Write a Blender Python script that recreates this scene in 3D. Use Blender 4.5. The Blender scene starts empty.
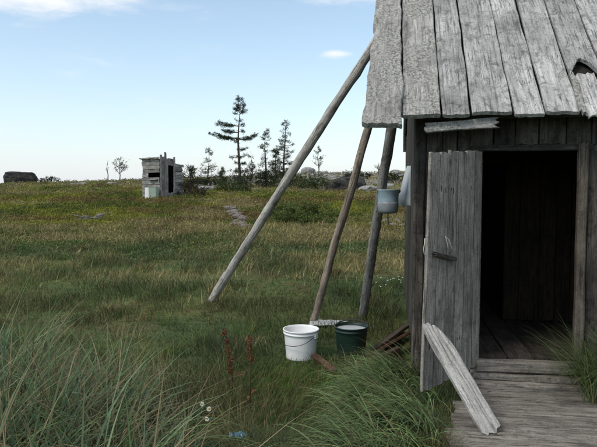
import bpy, bmesh, math, random
import numpy as np
from mathutils import Vector, Matrix, noise as mnoise

SC = bpy.context.scene
COL = SC.collection
R = math.radians

# ------------------------------------------------------------------ camera
CAM_H = 1.5
PITCH = math.atan(33.5 / 580)
cam_d = bpy.data.cameras.new('camera')
cam = bpy.data.objects.new('camera', cam_d)
COL.objects.link(cam)
cam.location = (0, 0, CAM_H)
cam.rotation_euler = (math.pi / 2 - PITCH, 0, 0)
cam_d.sensor_width = 36
cam_d.lens = 36 * 580 / 597
cam_d.clip_start = 0.05
cam_d.clip_end = 3000
SC.camera = cam

# ------------------------------------------------------------------ sky
SUN_EL, SUN_AZ = R(46), R(-128)          # azimuth from +Y towards +X
world = bpy.data.worlds.new('World')
SC.world = world
world.use_nodes = True
NT = world.node_tree
NT.nodes.clear()


def wn(t, **kw):
    n = NT.nodes.new(t)
    for k, v in kw.items():
        setattr(n, k, v)
    return n


def wl(a, b):
    NT.links.new(a, b)


def wmath(op, a, b=None, c=None, clamp=False):
    n = wn('ShaderNodeMath', operation=op, use_clamp=clamp)
    for i, v in enumerate((a, b, c)):
        if v is None:
            continue
        if isinstance(v, (int, float)):
            n.inputs[i].default_value = v
        else:
            wl(v, n.inputs[i])
    return n.outputs[0]


def wstep(x, lo, hi):
    n = wn('ShaderNodeMapRange', interpolation_type='SMOOTHSTEP', clamp=True)
    wl(x, n.inputs[0])
    n.inputs[1].default_value = lo
    n.inputs[2].default_value = hi
    return n.outputs[0]


sky = wn('ShaderNodeTexSky', sky_type='NISHITA')
sky.sun_disc = False
sky.sun_elevation = SUN_EL
sky.sun_rotation = SUN_AZ
sky.altitude = 50
sky.air_density = 1.0
sky.dust_density = 0.6
sky.ozone_density = 1.6
tc = wn('ShaderNodeTexCoord')
sep = wn('ShaderNodeSeparateXYZ')
wl(tc.outputs['Generated'], sep.inputs[0])
X, Y, Z = sep.outputs
el = wmath('ARCSINE', Z)
az = wmath('ARCTAN2', X, Y)
comb = wn('ShaderNodeCombineXYZ')
wl(wmath('MULTIPLY', az, 3.0), comb.inputs[0])
wl(wmath('MULTIPLY', el, 11.0), comb.inputs[1])
nz = wn('ShaderNodeTexNoise')
nz.inputs['Scale'].default_value = 1.6
nz.inputs['Detail'].default_value = 9
nz.inputs['Roughness'].default_value = 0.62
nz.inputs['Distortion'].default_value = 0.35
wl(comb.outputs[0], nz.inputs['Vector'])
n1 = nz.outputs['Fac']


def blob(azd, eld, wa, we):
    da = wmath('DIVIDE', wmath('SUBTRACT', az, R(azd)), R(wa))
    de = wmath('DIVIDE', wmath('SUBTRACT', el, R(eld)), R(we))
    r2 = wmath('ADD', wmath('MULTIPLY', da, da), wmath('MULTIPLY', de, de))
    return wmath('POWER', 2.718, wmath('MULTIPLY', r2, -1.0))


# the clouds seen in the picture: a bank upper left, wisps at the top, one small puff
b = wmath('ADD', wmath('MULTIPLY', blob(-26, 17.6, 10, 2.3), 0.60), wmath('MULTIPLY', blob(3.2, 18.8, 6, 1.5), 0.50))
b = wmath('ADD', b, wmath('MULTIPLY', blob(3.7, 13.0, 1.7, 0.42), 0.36))
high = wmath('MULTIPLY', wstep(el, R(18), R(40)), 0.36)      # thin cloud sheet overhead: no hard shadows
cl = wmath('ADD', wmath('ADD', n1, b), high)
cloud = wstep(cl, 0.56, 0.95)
haze = wmath('MULTIPLY', wmath('POWER', 2.718, wmath('MULTIPLY', el, -1.0 / R(7.5))), 0.98)
soft = wmath('MULTIPLY', wstep(n1, 0.35, 0.75), wmath('MULTIPLY', wstep(el, R(22), R(2)), 0.0))
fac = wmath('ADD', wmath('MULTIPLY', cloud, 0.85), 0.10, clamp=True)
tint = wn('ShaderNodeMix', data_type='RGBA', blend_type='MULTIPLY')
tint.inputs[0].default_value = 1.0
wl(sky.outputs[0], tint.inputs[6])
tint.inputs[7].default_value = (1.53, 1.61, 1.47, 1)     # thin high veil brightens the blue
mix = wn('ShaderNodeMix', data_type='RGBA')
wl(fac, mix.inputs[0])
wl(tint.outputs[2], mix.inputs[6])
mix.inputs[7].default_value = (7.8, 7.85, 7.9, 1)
mix2 = wn('ShaderNodeMix', data_type='RGBA')      # pale air near the horizon
wl(haze, mix2.inputs[0])
wl(mix.outputs[2], mix2.inputs[6])
mix2.inputs[7].default_value = (5.85, 6.05, 6.6, 1)
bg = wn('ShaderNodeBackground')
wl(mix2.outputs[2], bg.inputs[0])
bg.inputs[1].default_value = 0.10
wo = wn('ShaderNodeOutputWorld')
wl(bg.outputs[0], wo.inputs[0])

# ------------------------------------------------------------------ sun (thin cloud: soft)
sd = bpy.data.lights.new('sun', 'SUN')
sd.energy = 1.5
sd.angle = R(18)
sd.color = (1.0, 0.93, 0.83)
sun = bpy.data.objects.new('sun', sd)
COL.objects.link(sun)
sdir = Vector((math.sin(SUN_AZ) * math.cos(SUN_EL), math.cos(SUN_AZ) * math.cos(SUN_EL), math.sin(SUN_EL)))
sun.rotation_euler = sdir.to_track_quat('Z', 'Y').to_euler()
sun.location = (-10, -5, 20)

vs = SC.view_settings
vs.view_transform = 'Standard'
vs.look = 'None'
vs.exposure = 0.45
vs.gamma = 1.0
vs.use_curve_mapping = False

# ------------------------------------------------------------------ noise + terrain functions
TAB = np.random.RandomState(7).rand(8, 256, 256)


def vnoise(x, y, s=0):
    x = np.asarray(x, float); y = np.asarray(y, float)
    xi = np.floor(x).astype(int); yi = np.floor(y).astype(int)
    fx = x - xi; fy = y - yi
    fx = fx * fx * (3 - 2 * fx); fy = fy * fy * (3 - 2 * fy)
    T = TAB[s % 8]
    a = T[xi & 255, yi & 255]; b_ = T[(xi + 1) & 255, yi & 255]
    c = T[xi & 255, (yi + 1) & 255]; d = T[(xi + 1) & 255, (yi + 1) & 255]
    return (a * (1 - fx) + b_ * fx) * (1 - fy) + (c * (1 - fx) + d * fx) * fy


def fbm(x, y, s=0, o=4):
    v = 0; a = 0.5; t = 0
    for i in range(o):
        v = v + a * vnoise(x, y, s + i); t += a
        x = np.asarray(x) * 2.03 + 17.3; y = np.asarray(y) * 2.03 + 5.1; a *= 0.5
    return v / t


def sstep(x, a, b_):
    t = np.clip((np.asarray(x, float) - a) / (b_ - a), 0, 1)
    return t * t * (3 - 2 * t)


def splus(x, w):
    return w * np.logaddexp(0, np.asarray(x, float) / w)


def H(x, y):
    x = np.asarray(x, float); y = np.asarray(y, float)
    z = 0.059 * splus(y - 6.2, 0.8) - 0.0224 * splus(y - 25, 4) - 0.0666 * splus(y - 62, 3) + 0.03 * splus(y - 160, 10)
    z = z + 0.036 * np.clip(x + 18, -20, 55) * sstep(y, 18, 60) * sstep(-y, -160, -70)
    far = sstep(y, 7, 30)
    z = z + (fbm(x * 0.16, y * 0.16, 1) - 0.5) * 0.55 * far + (fbm(x * 0.9, y * 0.9, 3) - 0.5) * (0.05 + 0.12 * far)
    return z


def P(px, py, D):
    """point of the place at distance D seen at photo position (px, py)"""
    a = (px - 298.5) / 580; b_ = (223.5 - py) / 580
    yc = math.cos(PITCH) + b_ * math.sin(PITCH); zc = b_ * math.cos(PITCH) - math.sin(PITCH)
    k = D / yc
    return Vector((a * k, D, CAM_H + zc * k))


def gp(px, py):
    """ground point under a photo position"""
    D = 1.6
    while D < 110:
        p = P(px, py, D)
        if p.z <= float(H(p.x, p.y)):
            break
        D *= 1.004
    p.z = float(H(p.x, p.y))
    return p


def ground(x, y):
    return Vector((x, y, float(H(x, y))))


# ------------------------------------------------------------------ object helpers
def link(o, parent=None):
    COL.objects.link(o)
    if parent is not None:
        o.parent = parent
    return o


def tag(o, label=None, cat=None, group=None, kind=None):
    if label: o['label'] = label
    if cat: o['category'] = cat
    if group: o['group'] = group
    if kind: o['kind'] = kind
    return o


def empty(name, loc, rz=0, label=None, cat=None, group=None):
    o = bpy.data.objects.new(name, None)
    o.empty_display_size = 0.1
    o.location = loc
    o.rotation_euler = (0, 0, rz)
    link(o)
    return tag(o, label, cat, group)


def mesh_obj(name, verts, faces, mat, parent=None, smooth=False, M=None):
    me = bpy.data.meshes.new(name)
    me.from_pydata([tuple(v) for v in verts], [], faces)
    me.validate()
    me.update()
    if mat: me.materials.append(mat)
    if smooth:
        me.polygons.foreach_set('use_smooth', [True] * len(me.polygons))
    o = bpy.data.objects.new(name, me)
    link(o, parent)
    if M is not None:
        o.matrix_local = M
    return o


def tri_mesh(name, V, F, C, mat, parent=None, quads=False):
    """numpy mesh with a colour per vertex"""
    me = bpy.data.meshes.new(name)
    k = F.shape[1]
    me.vertices.add(len(V)); me.vertices.foreach_set('co', V.astype(np.float32).ravel())
    me.loops.add(F.size); me.loops.foreach_set('vertex_index', F.astype(np.int32).ravel())
    me.polygons.add(len(F))
    me.polygons.foreach_set('loop_start', np.arange(0, F.size, k, dtype=np.int32))
    me.update(calc_edges=True)
    if C is not None:
        at = me.color_attributes.new('Col', 'FLOAT_COLOR', 'POINT')
        c4 = np.ones((len(V), 4), np.float32); c4[:, :3] = C
        at.data.foreach_set('color', c4.ravel())
    me.materials.append(mat)
    o = bpy.data.objects.new(name, me)
    return link(o, parent)


def frame(o, x, y):
    x = Vector(x).normalized(); y = Vector(y)
    z = x.cross(y).normalized(); y = z.cross(x).normalized()
    m = Matrix((x, y, z)).transposed().to_4x4()
    m.translation = Vector(o)
    return m


_ps = [0]


def plank_geo(L, W, T, wob=0.004, jag=0.01, bow=0.0, relief=0.0015, n=8, k=4, taper=0.0, seed=None):
    _ps[0] += 1
    rnd = random.Random(seed if seed is not None else _ps[0] * 13 + 5)
    so = rnd.random() * 100
    c = min(T, W) * 0.16
    prof = [(-W / 2, -T / 2 + c), (-W / 2, T / 2 - c), (-W / 2 + c, T / 2)]
    for j in range(1, k):
        prof.append((-W / 2 + c + (W - 2 * c) * j / k, T / 2))
    prof += [(W / 2 - c, T / 2), (W / 2, T / 2 - c), (W / 2, -T / 2 + c), (W / 2 - c, -T / 2)]
    for j in range(k - 1, 0, -1):
        prof.append((-W / 2 + c + (W - 2 * c) * j / k, -T / 2))
    prof.append((-W / 2 + c, -T / 2))
    m = len(prof)
    V = []; F = []
    jl = [rnd.uniform(-1, 1) for _ in range(12)]; jr = [rnd.uniform(-1, 1) for _ in range(12)]
    for i in range(n + 1):
        t = i / n
        x = L * t
        wl_ = mnoise.noise((x * 3.1 + so, 0.3, so)) * wob + mnoise.noise((x * 11 + so, 4.3, so)) * wob * 0.5
        wr_ = mnoise.noise((x * 3.1 + so, 7.7, so)) * wob + mnoise.noise((x * 11 + so, 9.3, so)) * wob * 0.5
        b_ = bow * math.sin(math.pi * t)
        for (y, z) in prof:
            q = (y / W + 0.5)
            yy = y * (1 - taper * t) + (wl_ * (1 - q) + wr_ * q)
            zz = z + b_ + (mnoise.noise((x * 4 + so, y * 25, so)) * relief if z > 0 else 0)
            xx = x
            if i in (0, n):
                jj = jl if i == 0 else jr
                a = q * 10.99; ia = int(max(0, min(10, a))); fr = a - ia
                jv = jj[ia] * (1 - fr) + jj[ia + 1] * fr
                xx += jag * jv * (1 if i == 0 else -1)
            V.append((xx, yy, zz))
    for i in range(n):
        for j in range(m):
            a = i * m + j; b2 = i * m + (j + 1) % m
            F.append((a, b2, b2 + m, a + m))
    # end caps as strips, so that ragged ends stay clean
    top = list(range(2, k + 3)); bot = [m - 1 - j for j in range(k + 1)]
    for e, flip in ((0, False), (n * m, True)):
        fs = [(e + top[j], e + top[j + 1], e + bot[j + 1], e + bot[j]) for j in range(k)]
        fs += [(e + 0, e + 1, e + top[0], e + bot[0]), (e + top[k], e + k + 3, e + k + 4, e + bot[k])]
        F += [tuple(reversed(f)) if flip else f for f in fs]
    F = [tuple(reversed(f)) for f in F]
    return V, F


def plank(name, L, W, T, mat, parent, M, **kw):
    V, F = plank_geo(L, W, T, **kw)
    return mesh_obj(name, V, F, mat, parent, M=M)


def plank_between(name, a, b_, side, W, T, mat, parent=None, **kw):
    a = Vector(a); b_ = Vector(b_)
    return plank(name, (b_ - a).length, W, T, mat, parent, frame(a, b_ - a, side), **kw)


def boxes_geo(boxes):
    V = []; F = []
    for (x0, x1, y0, y1, z0, z1) in boxes:
        b_ = len(V)
        V += [(x0, y0, z0), (x1, y0, z0), (x1, y1, z0), (x0, y1, z0), (x0, y0, z1), (x1, y0, z1), (x1, y1, z1), (x0, y1, z1)]
        F += [tuple(b_ + i for i in f) for f in ((0, 3, 2, 1), (4, 5, 6, 7), (0, 1, 5, 4), (1, 2, 6, 5), (2, 3, 7, 6), (3, 0, 4, 7))]
    return V, F


def tube_geo(pts, rad, n=10, wob=0.0, seed=0, cap=True):
    pts = [Vector(p) for p in pts]
    V = []; F = []
    up = Vector((0.13, 0.31, 0.94)).normalized()
    d0 = (pts[1] - pts[0]).normalized()
    if abs(d0.dot(up)) > 0.9: up = Vector((1, 0.1, 0)).normalized()
    s = (up - d0 * up.dot(d0)).normalized()
    for i, p in enumerate(pts):
        d = (pts[min(i + 1, len(pts) - 1)] - pts[max(i - 1, 0)]).normalized()
        s = (s - d * s.dot(d)).normalized(); t = d.cross(s)
        for j in range(n):
            a = 2 * math.pi * j / n
            r = rad[i] if not isinstance(rad, (int, float)) else rad
            if wob: r *= 1 + wob * mnoise.noise((i * 0.7 + seed, math.cos(a) * 1.3, math.sin(a) * 1.3 + seed))
            V.append(p + (s * math.cos(a) + t * math.sin(a)) * r)
    for i in range(len(pts) - 1):
        for j in range(n):
            a = i * n + j; b_ = i * n + (j + 1) % n
            F.append((a, b_, b_ + n, a + n))
    if cap:
        F.append(tuple(reversed(range(n)))); F.append(tuple((len(pts) - 1) * n + j for j in range(n)))
    return V, F


def tube(name, pts, rad, mat, parent=None, n=10, wob=0.0, seed=0, M=None):
    V, F = tube_geo(pts, rad, n, wob, seed)
    return mesh_obj(name, V, F, mat, parent, smooth=True, M=M)


def lathe_geo(prof, n=40, closed=True):
    V = []; F = []
    for (r, z) in prof:
        for j in range(n):
            a = 2 * math.pi * j / n
            V.append((r * math.cos(a), r * math.sin(a), z))
    for i in range(len(prof) - 1):
        for j in range(n):
            a = i * n + j; b_ = i * n + (j + 1) % n
            F.append((a, b_, b_ + n, a + n))
    F.append(tuple(reversed(range(n))))
    if closed: F.append(tuple((len(prof) - 1) * n + j for j in range(n)))
    return V, F


# ------------------------------------------------------------------ materials
def new_mat(name):
    m = bpy.data.materials.new(name)
    m.use_nodes = True
    nt = m.node_tree
    nt.nodes.clear()
    out = nt.nodes.new('ShaderNodeOutputMaterial')
    bs = nt.nodes.new('ShaderNodeBsdfPrincipled')
    bs.inputs['Specular IOR Level'].default_value = 0.15
    nt.links.new(bs.outputs[0], out.inputs[0])
    return m, nt, bs, out


def nnode(nt, t, ins=None, **kw):
    n = nt.nodes.new(t)
    for k, v in kw.items(): setattr(n, k, v)
    for k, v in (ins or {}).items():
        if isinstance(v, bpy.types.NodeSocket): nt.links.new(v, n.inputs[k])
        else: n.inputs[k].default_value = v
    return n


def ramp(nt, fac, stops):
    n = nt.nodes.new('ShaderNodeValToRGB')
    nt.links.new(fac, n.inputs[0])
    e = n.color_ramp.elements
    while len(e) < len(stops): e.new(0.5)
    for i, (p, c) in enumerate(stops):
        e[i].position = p
        e[i].color = (c, c, c, 1) if isinstance(c, (int, float)) else (*c, 1)
    return n.outputs[0]


def mixc(nt, f, a, b_, mode='MIX'):
    n = nt.nodes.new('ShaderNodeMix'); n.data_type = 'RGBA'; n.blend_type = mode
    for i, v in ((0, f), (6, a), (7, b_)):
        if isinstance(v, bpy.types.NodeSocket): nt.links.new(v, n.inputs[i])
        elif isinstance(v, (int, float)): n.inputs[i].default_value = v
        else: n.inputs[i].default_value = (*v, 1)
    return n.outputs[2]


def wood(name, dark, mid, light, lichen=0.0, lcol=(0.32, 0.33, 0.30), crack=0.6, stain=0.4, bump=0.5, var=0.3, grain=16.0, blotch=0.5):
    m, nt, bs, out = new_mat(name)
    tcn = nnode(nt, 'ShaderNodeTexCoord'); oi = nnode(nt, 'ShaderNodeObjectInfo')
    off = nnode(nt, 'ShaderNodeMath', {0: oi.outputs['Random'], 1: 57.0}, operation='MULTIPLY')
    addv = nnode(nt, 'ShaderNodeVectorMath', {0: tcn.outputs['Object'], 1: off.outputs[0]}, operation='ADD')
    co = addv.outputs[0]
    mp = nnode(nt, 'ShaderNodeMapping', {'Vector': co, 'Scale': (1.9, grain, grain)})
    g1 = nnode(nt, 'ShaderNodeTexNoise', {'Vector': mp.outputs[0], 'Scale': 1.0, 'Detail': 10.0, 'Roughness': 0.72, 'Distortion': 0.7}).outputs['Fac']
    mp2 = nnode(nt, 'ShaderNodeMapping', {'Vector': co, 'Scale': (3.4, grain * 3.6, grain * 3.6)})
    g2 = nnode(nt, 'ShaderNodeTexNoise', {'Vector': mp2.outputs[0], 'Scale': 1.0, 'Detail': 5.0, 'Roughness': 0.6, 'Distortion': 0.25}).outputs['Fac']
    st = nnode(nt, 'ShaderNodeTexNoise', {'Vector': co, 'Scale': 3.2, 'Detail': 5.0, 'Roughness': 0.6}).outputs['Fac']
    c = ramp(nt, g1, [(0.28, dark), (0.5, mid), (0.74, light)])
    fine = ramp(nt, g2, [(0.33, 0.42), (0.47, 0.95), (0.68, 1.18)])
    c = mixc(nt, 0.9, c, fine, 'MULTIPLY')
    # weathering grit
    gr = nnode(nt, 'ShaderNodeTexNoise', {'Vector': co, 'Scale': 95.0, 'Detail': 4.0, 'Roughness': 0.8}).outputs['Fac']
    c = mixc(nt, 0.8, c, ramp(nt, gr, [(0.34, 0.55), (0.5, 1.0), (0.66, 1.25)]), 'MULTIPLY')
    # blotches of moss and old water marks
    mb = nnode(nt, 'ShaderNodeMapping', {'Vector': co, 'Scale': (1.0, 1.25, 1.25)})
    bl = nnode(nt, 'ShaderNodeTexNoise', {'Vector': mb.outputs[0], 'Scale': 10.0, 'Detail': 9.0, 'Roughness': 0.78, 'Distortion': 0.9}).outputs['Fac']
    c = mixc(nt, ramp(nt, bl, [(0.51, 0.0), (0.62, blotch)]), c, tuple(v * 0.42 for v in dark))
    # splits along the grain
    mp3 = nnode(nt, 'ShaderNodeMapping', {'Vector': co, 'Scale': (1.1, grain * 2.2, grain * 2.2)})
    g3 = nnode(nt, 'ShaderNodeTexNoise', {'Vector': mp3.outputs[0], 'Scale': 1.0, 'Detail': 3.0, 'Roughness': 0.5, 'Distortion': 0.8}).outputs['Fac']
    ck = ramp(nt, g3, [(0.485, 0.0), (0.5, 1.0), (0.515, 0.0)])
    gate = ramp(nt, st, [(0.50, 0.0), (0.62, 1.0)])
    ckg = nnode(nt, 'ShaderNodeMath', {0: ck, 1: gate}, operation='MULTIPLY').outputs[0]
    ckg = nnode(nt, 'ShaderNodeMath', {0: ckg, 1: crack}, operation='MULTIPLY').outputs[0]
    c = mixc(nt, ckg, c, tuple(v * 0.25 for v in dark))
    # stains
    sf = ramp(nt, st, [(0.3, 1.0 - stain), (0.55, 1.0), (0.8, 1.0 + stain * 0.3)])
    c = mixc(nt, 1.0, c, sf, 'MULTIPLY')
    # knots
    mpk = nnode(nt, 'ShaderNodeMapping', {'Vector': co, 'Scale': (2.2, 6.0, 0.3)})
    vk = nnode(nt, 'ShaderNodeTexVoronoi', {'Vector': mpk.outputs[0], 'Scale': 1.3, 'Randomness': 1.0})
    kf = ramp(nt, vk.outputs['Distance'], [(0.05, 0.75), (0.11, 0.0)])
    c = mixc(nt, kf, c, tuple(v * 0.5 for v in dark))
    if lichen > 0:
        l1 = nnode(nt, 'ShaderNodeTexNoise', {'Vector': co, 'Scale': 15.0, 'Detail': 10.0, 'Roughness': 0.85, 'Distortion': 0.6}).outputs['Fac']
        l2 = nnode(nt, 'ShaderNodeTexNoise', {'Vector': co, 'Scale': 2.6, 'Detail': 5.0, 'Roughness': 0.6}).outputs['Fac']
        l2 = nnode(nt, 'ShaderNodeMapRange', {0: l2, 1: 0.3, 2: 0.7, 3: 0.2, 4: 0.8}).outputs[0]
        lm = nnode(nt, 'ShaderNodeMath', {0: l1, 1: l2}, operation='ADD').outputs[0]
        lf = ramp(nt, lm, [(1.20 - 0.3 * lichen, 0.0), (1.40 - 0.3 * lichen, 0.72)])
        lc = nnode(nt, 'ShaderNodeTexNoise', {'Vector': co, 'Scale': 50.0, 'Detail': 8.0, 'Roughness': 0.78, 'Distortion': 0.3}).outputs['Fac']
        lcc = ramp(nt, lc, [(0.40, (0.04, 0.038, 0.034)), (0.50, tuple(v * 0.55 for v in lcol)), (0.61, lcol)])
        c = mixc(nt, lf, c, lcc)
    rv = nnode(nt, 'ShaderNodeMapRange', {0: oi.outputs['Random'], 3: 1 - var, 4: 1 + var * 0.6})
    c = mixc(nt, 1.0, c, rv.outputs[0], 'MULTIPLY')
    nt.links.new(c, bs.inputs['Base Color'])
    bs.inputs['Roughness'].default_value = 0.88
    hh = nnode(nt, 'ShaderNodeMath', {0: g2, 1: ckg}, operation='SUBTRACT').outputs[0]
    hh = nnode(nt, 'ShaderNodeMath', {0: hh, 1: g1}, operation='ADD').outputs[0]
    bp = nnode(nt, 'ShaderNodeBump', {'Height': hh, 'Strength': bump, 'Distance': 0.006})
    nt.links.new(bp.outputs[0], bs.inputs['Normal'])
    return m


def plain(name, col, rough=0.6, spec=0.3, var=0.25, scale=8.0, bump=0.1, metal=0.0):
    m, nt, bs, out = new_mat(name)
    tcn = nnode(nt, 'ShaderNodeTexCoord')
    n1_ = nnode(nt, 'ShaderNodeTexNoise', {'Vector': tcn.outputs['Object'], 'Scale': scale, 'Detail': 7.0, 'Roughness': 0.65}).outputs['Fac']
    c = ramp(nt, n1_, [(0.25, tuple(v * (1 - var) for v in col)), (0.5, col), (0.8, tuple(min(1, v * (1 + var * 0.5)) for v in col))])
    nt.links.new(c, bs.inputs['Base Color'])
    bs.inputs['Roughness'].default_value = rough
    bs.inputs['Specular IOR Level'].default_value = spec
    bs.inputs['Metallic'].default_value = metal
    bp = nnode(nt, 'ShaderNodeBump', {'Height': n1_, 'Strength': bump, 'Distance': 0.01})
    nt.links.new(bp.outputs[0], bs.inputs['Normal'])
    return m


def leafy(name, trans=0.25, rough=0.65):
    m, nt, bs, out = new_mat(name)
    at = nnode(nt, 'ShaderNodeAttribute', attribute_name='Col')
    nt.links.new(at.outputs['Color'], bs.inputs['Base Color'])
    bs.inputs['Roughness'].default_value = rough
    bs.inputs['Specular IOR Level'].default_value = 0.06
    tr = nnode(nt, 'ShaderNodeBsdfTranslucent', {'Color': at.outputs['Color']})
    mx = nnode(nt, 'ShaderNodeMixShader', {0: trans})
    nt.links.new(bs.outputs[0], mx.inputs[1]); nt.links.new(tr.outputs[0], mx.inputs[2])
    nt.links.new(mx.outputs[0], out.inputs[0])
    return m


def rockmat(name, dark, mid, light, scale=3.0):
    m, nt, bs, out = new_mat(name)
    tcn = nnode(nt, 'ShaderNodeTexCoord'); oi = nnode(nt, 'ShaderNodeObjectInfo')
    off = nnode(nt, 'ShaderNodeMath', {0: oi.outputs['Random'], 1: 31.0}, operation='MULTIPLY')
    co = nnode(nt, 'ShaderNodeVectorMath', {0: tcn.outputs['Object'], 1: off.outputs[0]}, operation='ADD').outputs[0]
    a = nnode(nt, 'ShaderNodeTexNoise', {'Vector': co, 'Scale': scale, 'Detail': 9.0, 'Roughness': 0.65}).outputs['Fac']
    c = ramp(nt, a, [(0.3, dark), (0.5, mid), (0.68, light)])
    nt.links.new(c, bs.inputs['Base Color'])
    bs.inputs['Roughness'].default_value = 0.9
    bp = nnode(nt, 'ShaderNodeBump', {'Height': a, 'Strength': 0.6, 'Distance': 0.05})
    nt.links.new(bp.outputs[0], bs.inputs['Normal'])
    return m


M_ROOF = wood('weathered_roof_wood', (0.24, 0.235, 0.228), (0.43, 0.422, 0.41), (0.58, 0.57, 0.555), lichen=0.45, lcol=(0.32, 0.31, 0.285), crack=0.9, stain=0.45, var=0.2, bump=0.9, blotch=0.75)
M_ROOFL = wood('lichen_covered_roof_wood', (0.21, 0.205, 0.195), (0.36, 0.35, 0.335), (0.48, 0.47, 0.45), lichen=1.0, lcol=(0.46, 0.45, 0.415), stain=0.5, var=0.1, bump=1.0, blotch=0.8)
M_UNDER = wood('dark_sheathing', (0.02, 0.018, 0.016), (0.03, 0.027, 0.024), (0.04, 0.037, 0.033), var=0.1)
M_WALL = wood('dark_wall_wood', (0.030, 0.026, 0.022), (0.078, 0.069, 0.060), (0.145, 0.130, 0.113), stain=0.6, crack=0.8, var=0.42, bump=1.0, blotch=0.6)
M_DOOR = wood('grey_door_wood', (0.155, 0.140, 0.122), (0.31, 0.285, 0.255), (0.45, 0.42, 0.38), stain=0.45, crack=1.0, var=0.22, bump=1.0, blotch=0.45)
M_JAMB = wood('brown_jamb_wood', (0.065, 0.054, 0.043), (0.125, 0.106, 0.087), (0.18, 0.155, 0.13), stain=0.45, var=0.1)
M_STEP = wood('grey_brown_step_wood', (0.12, 0.108, 0.094), (0.235, 0.215, 0.19), (0.35, 0.325, 0.292), stain=0.5, crack=1.0, var=0.15, grain=13, bump=1.0)
M_PALE = wood('pale_plank_wood', (0.24, 0.228, 0.212), (0.36, 0.345, 0.325), (0.47, 0.455, 0.435), stain=0.3, crack=1.0, var=0.05, bump=0.8, blotch=0.35)
M_POLE = wood('grey_pole_wood', (0.23, 0.212, 0.19), (0.41, 0.385, 0.355), (0.54, 0.515, 0.48), stain=0.45, crack=1.0, var=0.3, grain=20, blotch=0.6, bump=1.0)
M_POLEB = wood('brown_pole_wood', (0.15, 0.115, 0.088), (0.29, 0.235, 0.19), (0.41, 0.35, 0.295), stain=0.5, crack=1.0, var=0.1, grain=20, blotch=0.65, bump=1.0)
M_POLED = wood('dark_grey_pole_wood', (0.13, 0.122, 0.112), (0.25, 0.237, 0.22), (0.35, 0.335, 0.315), stain=0.5, crack=1.0, var=0.1, grain=20, blotch=0.65, bump=1.0)
M_SCRAP = wood('dark_scrap_wood', (0.035, 0.025, 0.02), (0.085, 0.06, 0.045), (0.14, 0.10, 0.078), stain=0.5, var=0.4)
M_RED = wood('reddish_scrap_wood', (0.07, 0.038, 0.026), (0.135, 0.075, 0.05), (0.20, 0.12, 0.08), stain=0.4, var=0.2)
M_SHED = wood('grey_outhouse_wood', (0.15, 0.142, 0.13), (0.29, 0.278, 0.26), (0.42, 0.405, 0.38), stain=0.5, var=0.35, grain=9)
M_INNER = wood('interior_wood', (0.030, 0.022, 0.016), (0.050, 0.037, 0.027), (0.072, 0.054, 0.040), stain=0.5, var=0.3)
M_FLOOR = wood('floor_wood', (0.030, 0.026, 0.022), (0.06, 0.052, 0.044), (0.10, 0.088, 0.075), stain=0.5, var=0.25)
M_WHITE = plain('white_plastic', (0.74, 0.74, 0.73), 0.45, 0.4, 0.10, 9, 0.05)
M_GREEN = plain('dark_green_enamel', (0.006, 0.022, 0.015), 0.45, 0.5, 0.35, 12, 0.05)
M_GREYP = plain('pale_grey_plastic', (0.42, 0.45, 0.47), 0.4, 0.4, 0.15, 9, 0.1)
M_SHEET = plain('pale_blue_grey_film', (0.50, 0.545, 0.575), 0.35, 0.5, 0.2, 7, 0.2)
M_FILM = plain('grey_film', (0.42, 0.44, 0.45), 0.4, 0.4, 0.35, 9, 0.3)
M_ENAM = plain('grey_blue_enamel', (0.21, 0.235, 0.25), 0.45, 0.45, 0.4, 14, 0.1)
M_ENAMB = plain('light_blue_enamel', (0.25, 0.335, 0.38), 0.45, 0.45, 0.3, 14, 0.1)
M_DARKM = plain('dark_iron', (0.03, 0.026, 0.024), 0.6, 0.4, 0.4, 20, 0.2, 0.4)
M_RUST = plain('rusty_iron', (0.10, 0.05, 0.03), 0.8, 0.2, 0.5, 30, 0.3)
M_ROPE = plain('pale_rope', (0.55, 0.52, 0.46), 0.9, 0.1, 0.2, 60, 0.4)
M_DOCK = plain('rust_brown_seeds', (0.125, 0.058, 0.030), 0.9, 0.1, 0.45, 60, 0.3)
M_DOCKS = plain('dock_stem', (0.10, 0.055, 0.03), 0.8, 0.2, 0.3, 20, 0.2)
M_BARK = plain('pine_bark', (0.075, 0.062, 0.052), 0.95, 0.1, 0.4, 9, 0.5)
M_GREYB = plain('dead_grey_twig', (0.17, 0.16, 0.145), 0.95, 0.1, 0.3, 12, 0.3)
M_PETAL = plain('white_petal', (0.75, 0.75, 0.74), 0.7, 0.2, 0.08, 20, 0.0)
M_YELLOW = plain('yellow_disc', (0.60, 0.42, 0.03), 0.8, 0.2, 0.2, 90, 0.3)
M_STEMG = plain('green_stem', (0.07, 0.11, 0.035), 0.8, 0.2, 0.2, 20, 0.1)
M_BLUE = plain('blue_scrap', (0.10, 0.28, 0.50), 0.4, 0.4, 0.2, 12, 0.1)
M_MINT = plain('pale_green_paint', (0.27, 0.33, 0.27), 0.55, 0.4, 0.2, 5, 0.05)
M_GRASS = leafy('grass_blades', 0.3)
M_LEAF = leafy('shrub_leaves', 0.15)
M_NEEDLE = leafy('conifer_needles', 0.1)
M_ROCK = rockmat('grey_stone', (0.10, 0.095, 0.09), (0.24, 0.235, 0.225), (0.38, 0.37, 0.36), 3.0)
M_ROCKD = rockmat('dark_stone', (0.016, 0.016, 0.016), (0.035, 0.034, 0.032), (0.075, 0.073, 0.068), 2.0)
M_ROCKP = rockmat('pinkish_stone', (0.08, 0.068, 0.064), (0.15, 0.13, 0.12), (0.23, 0.205, 0.19), 6.0)

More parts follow.
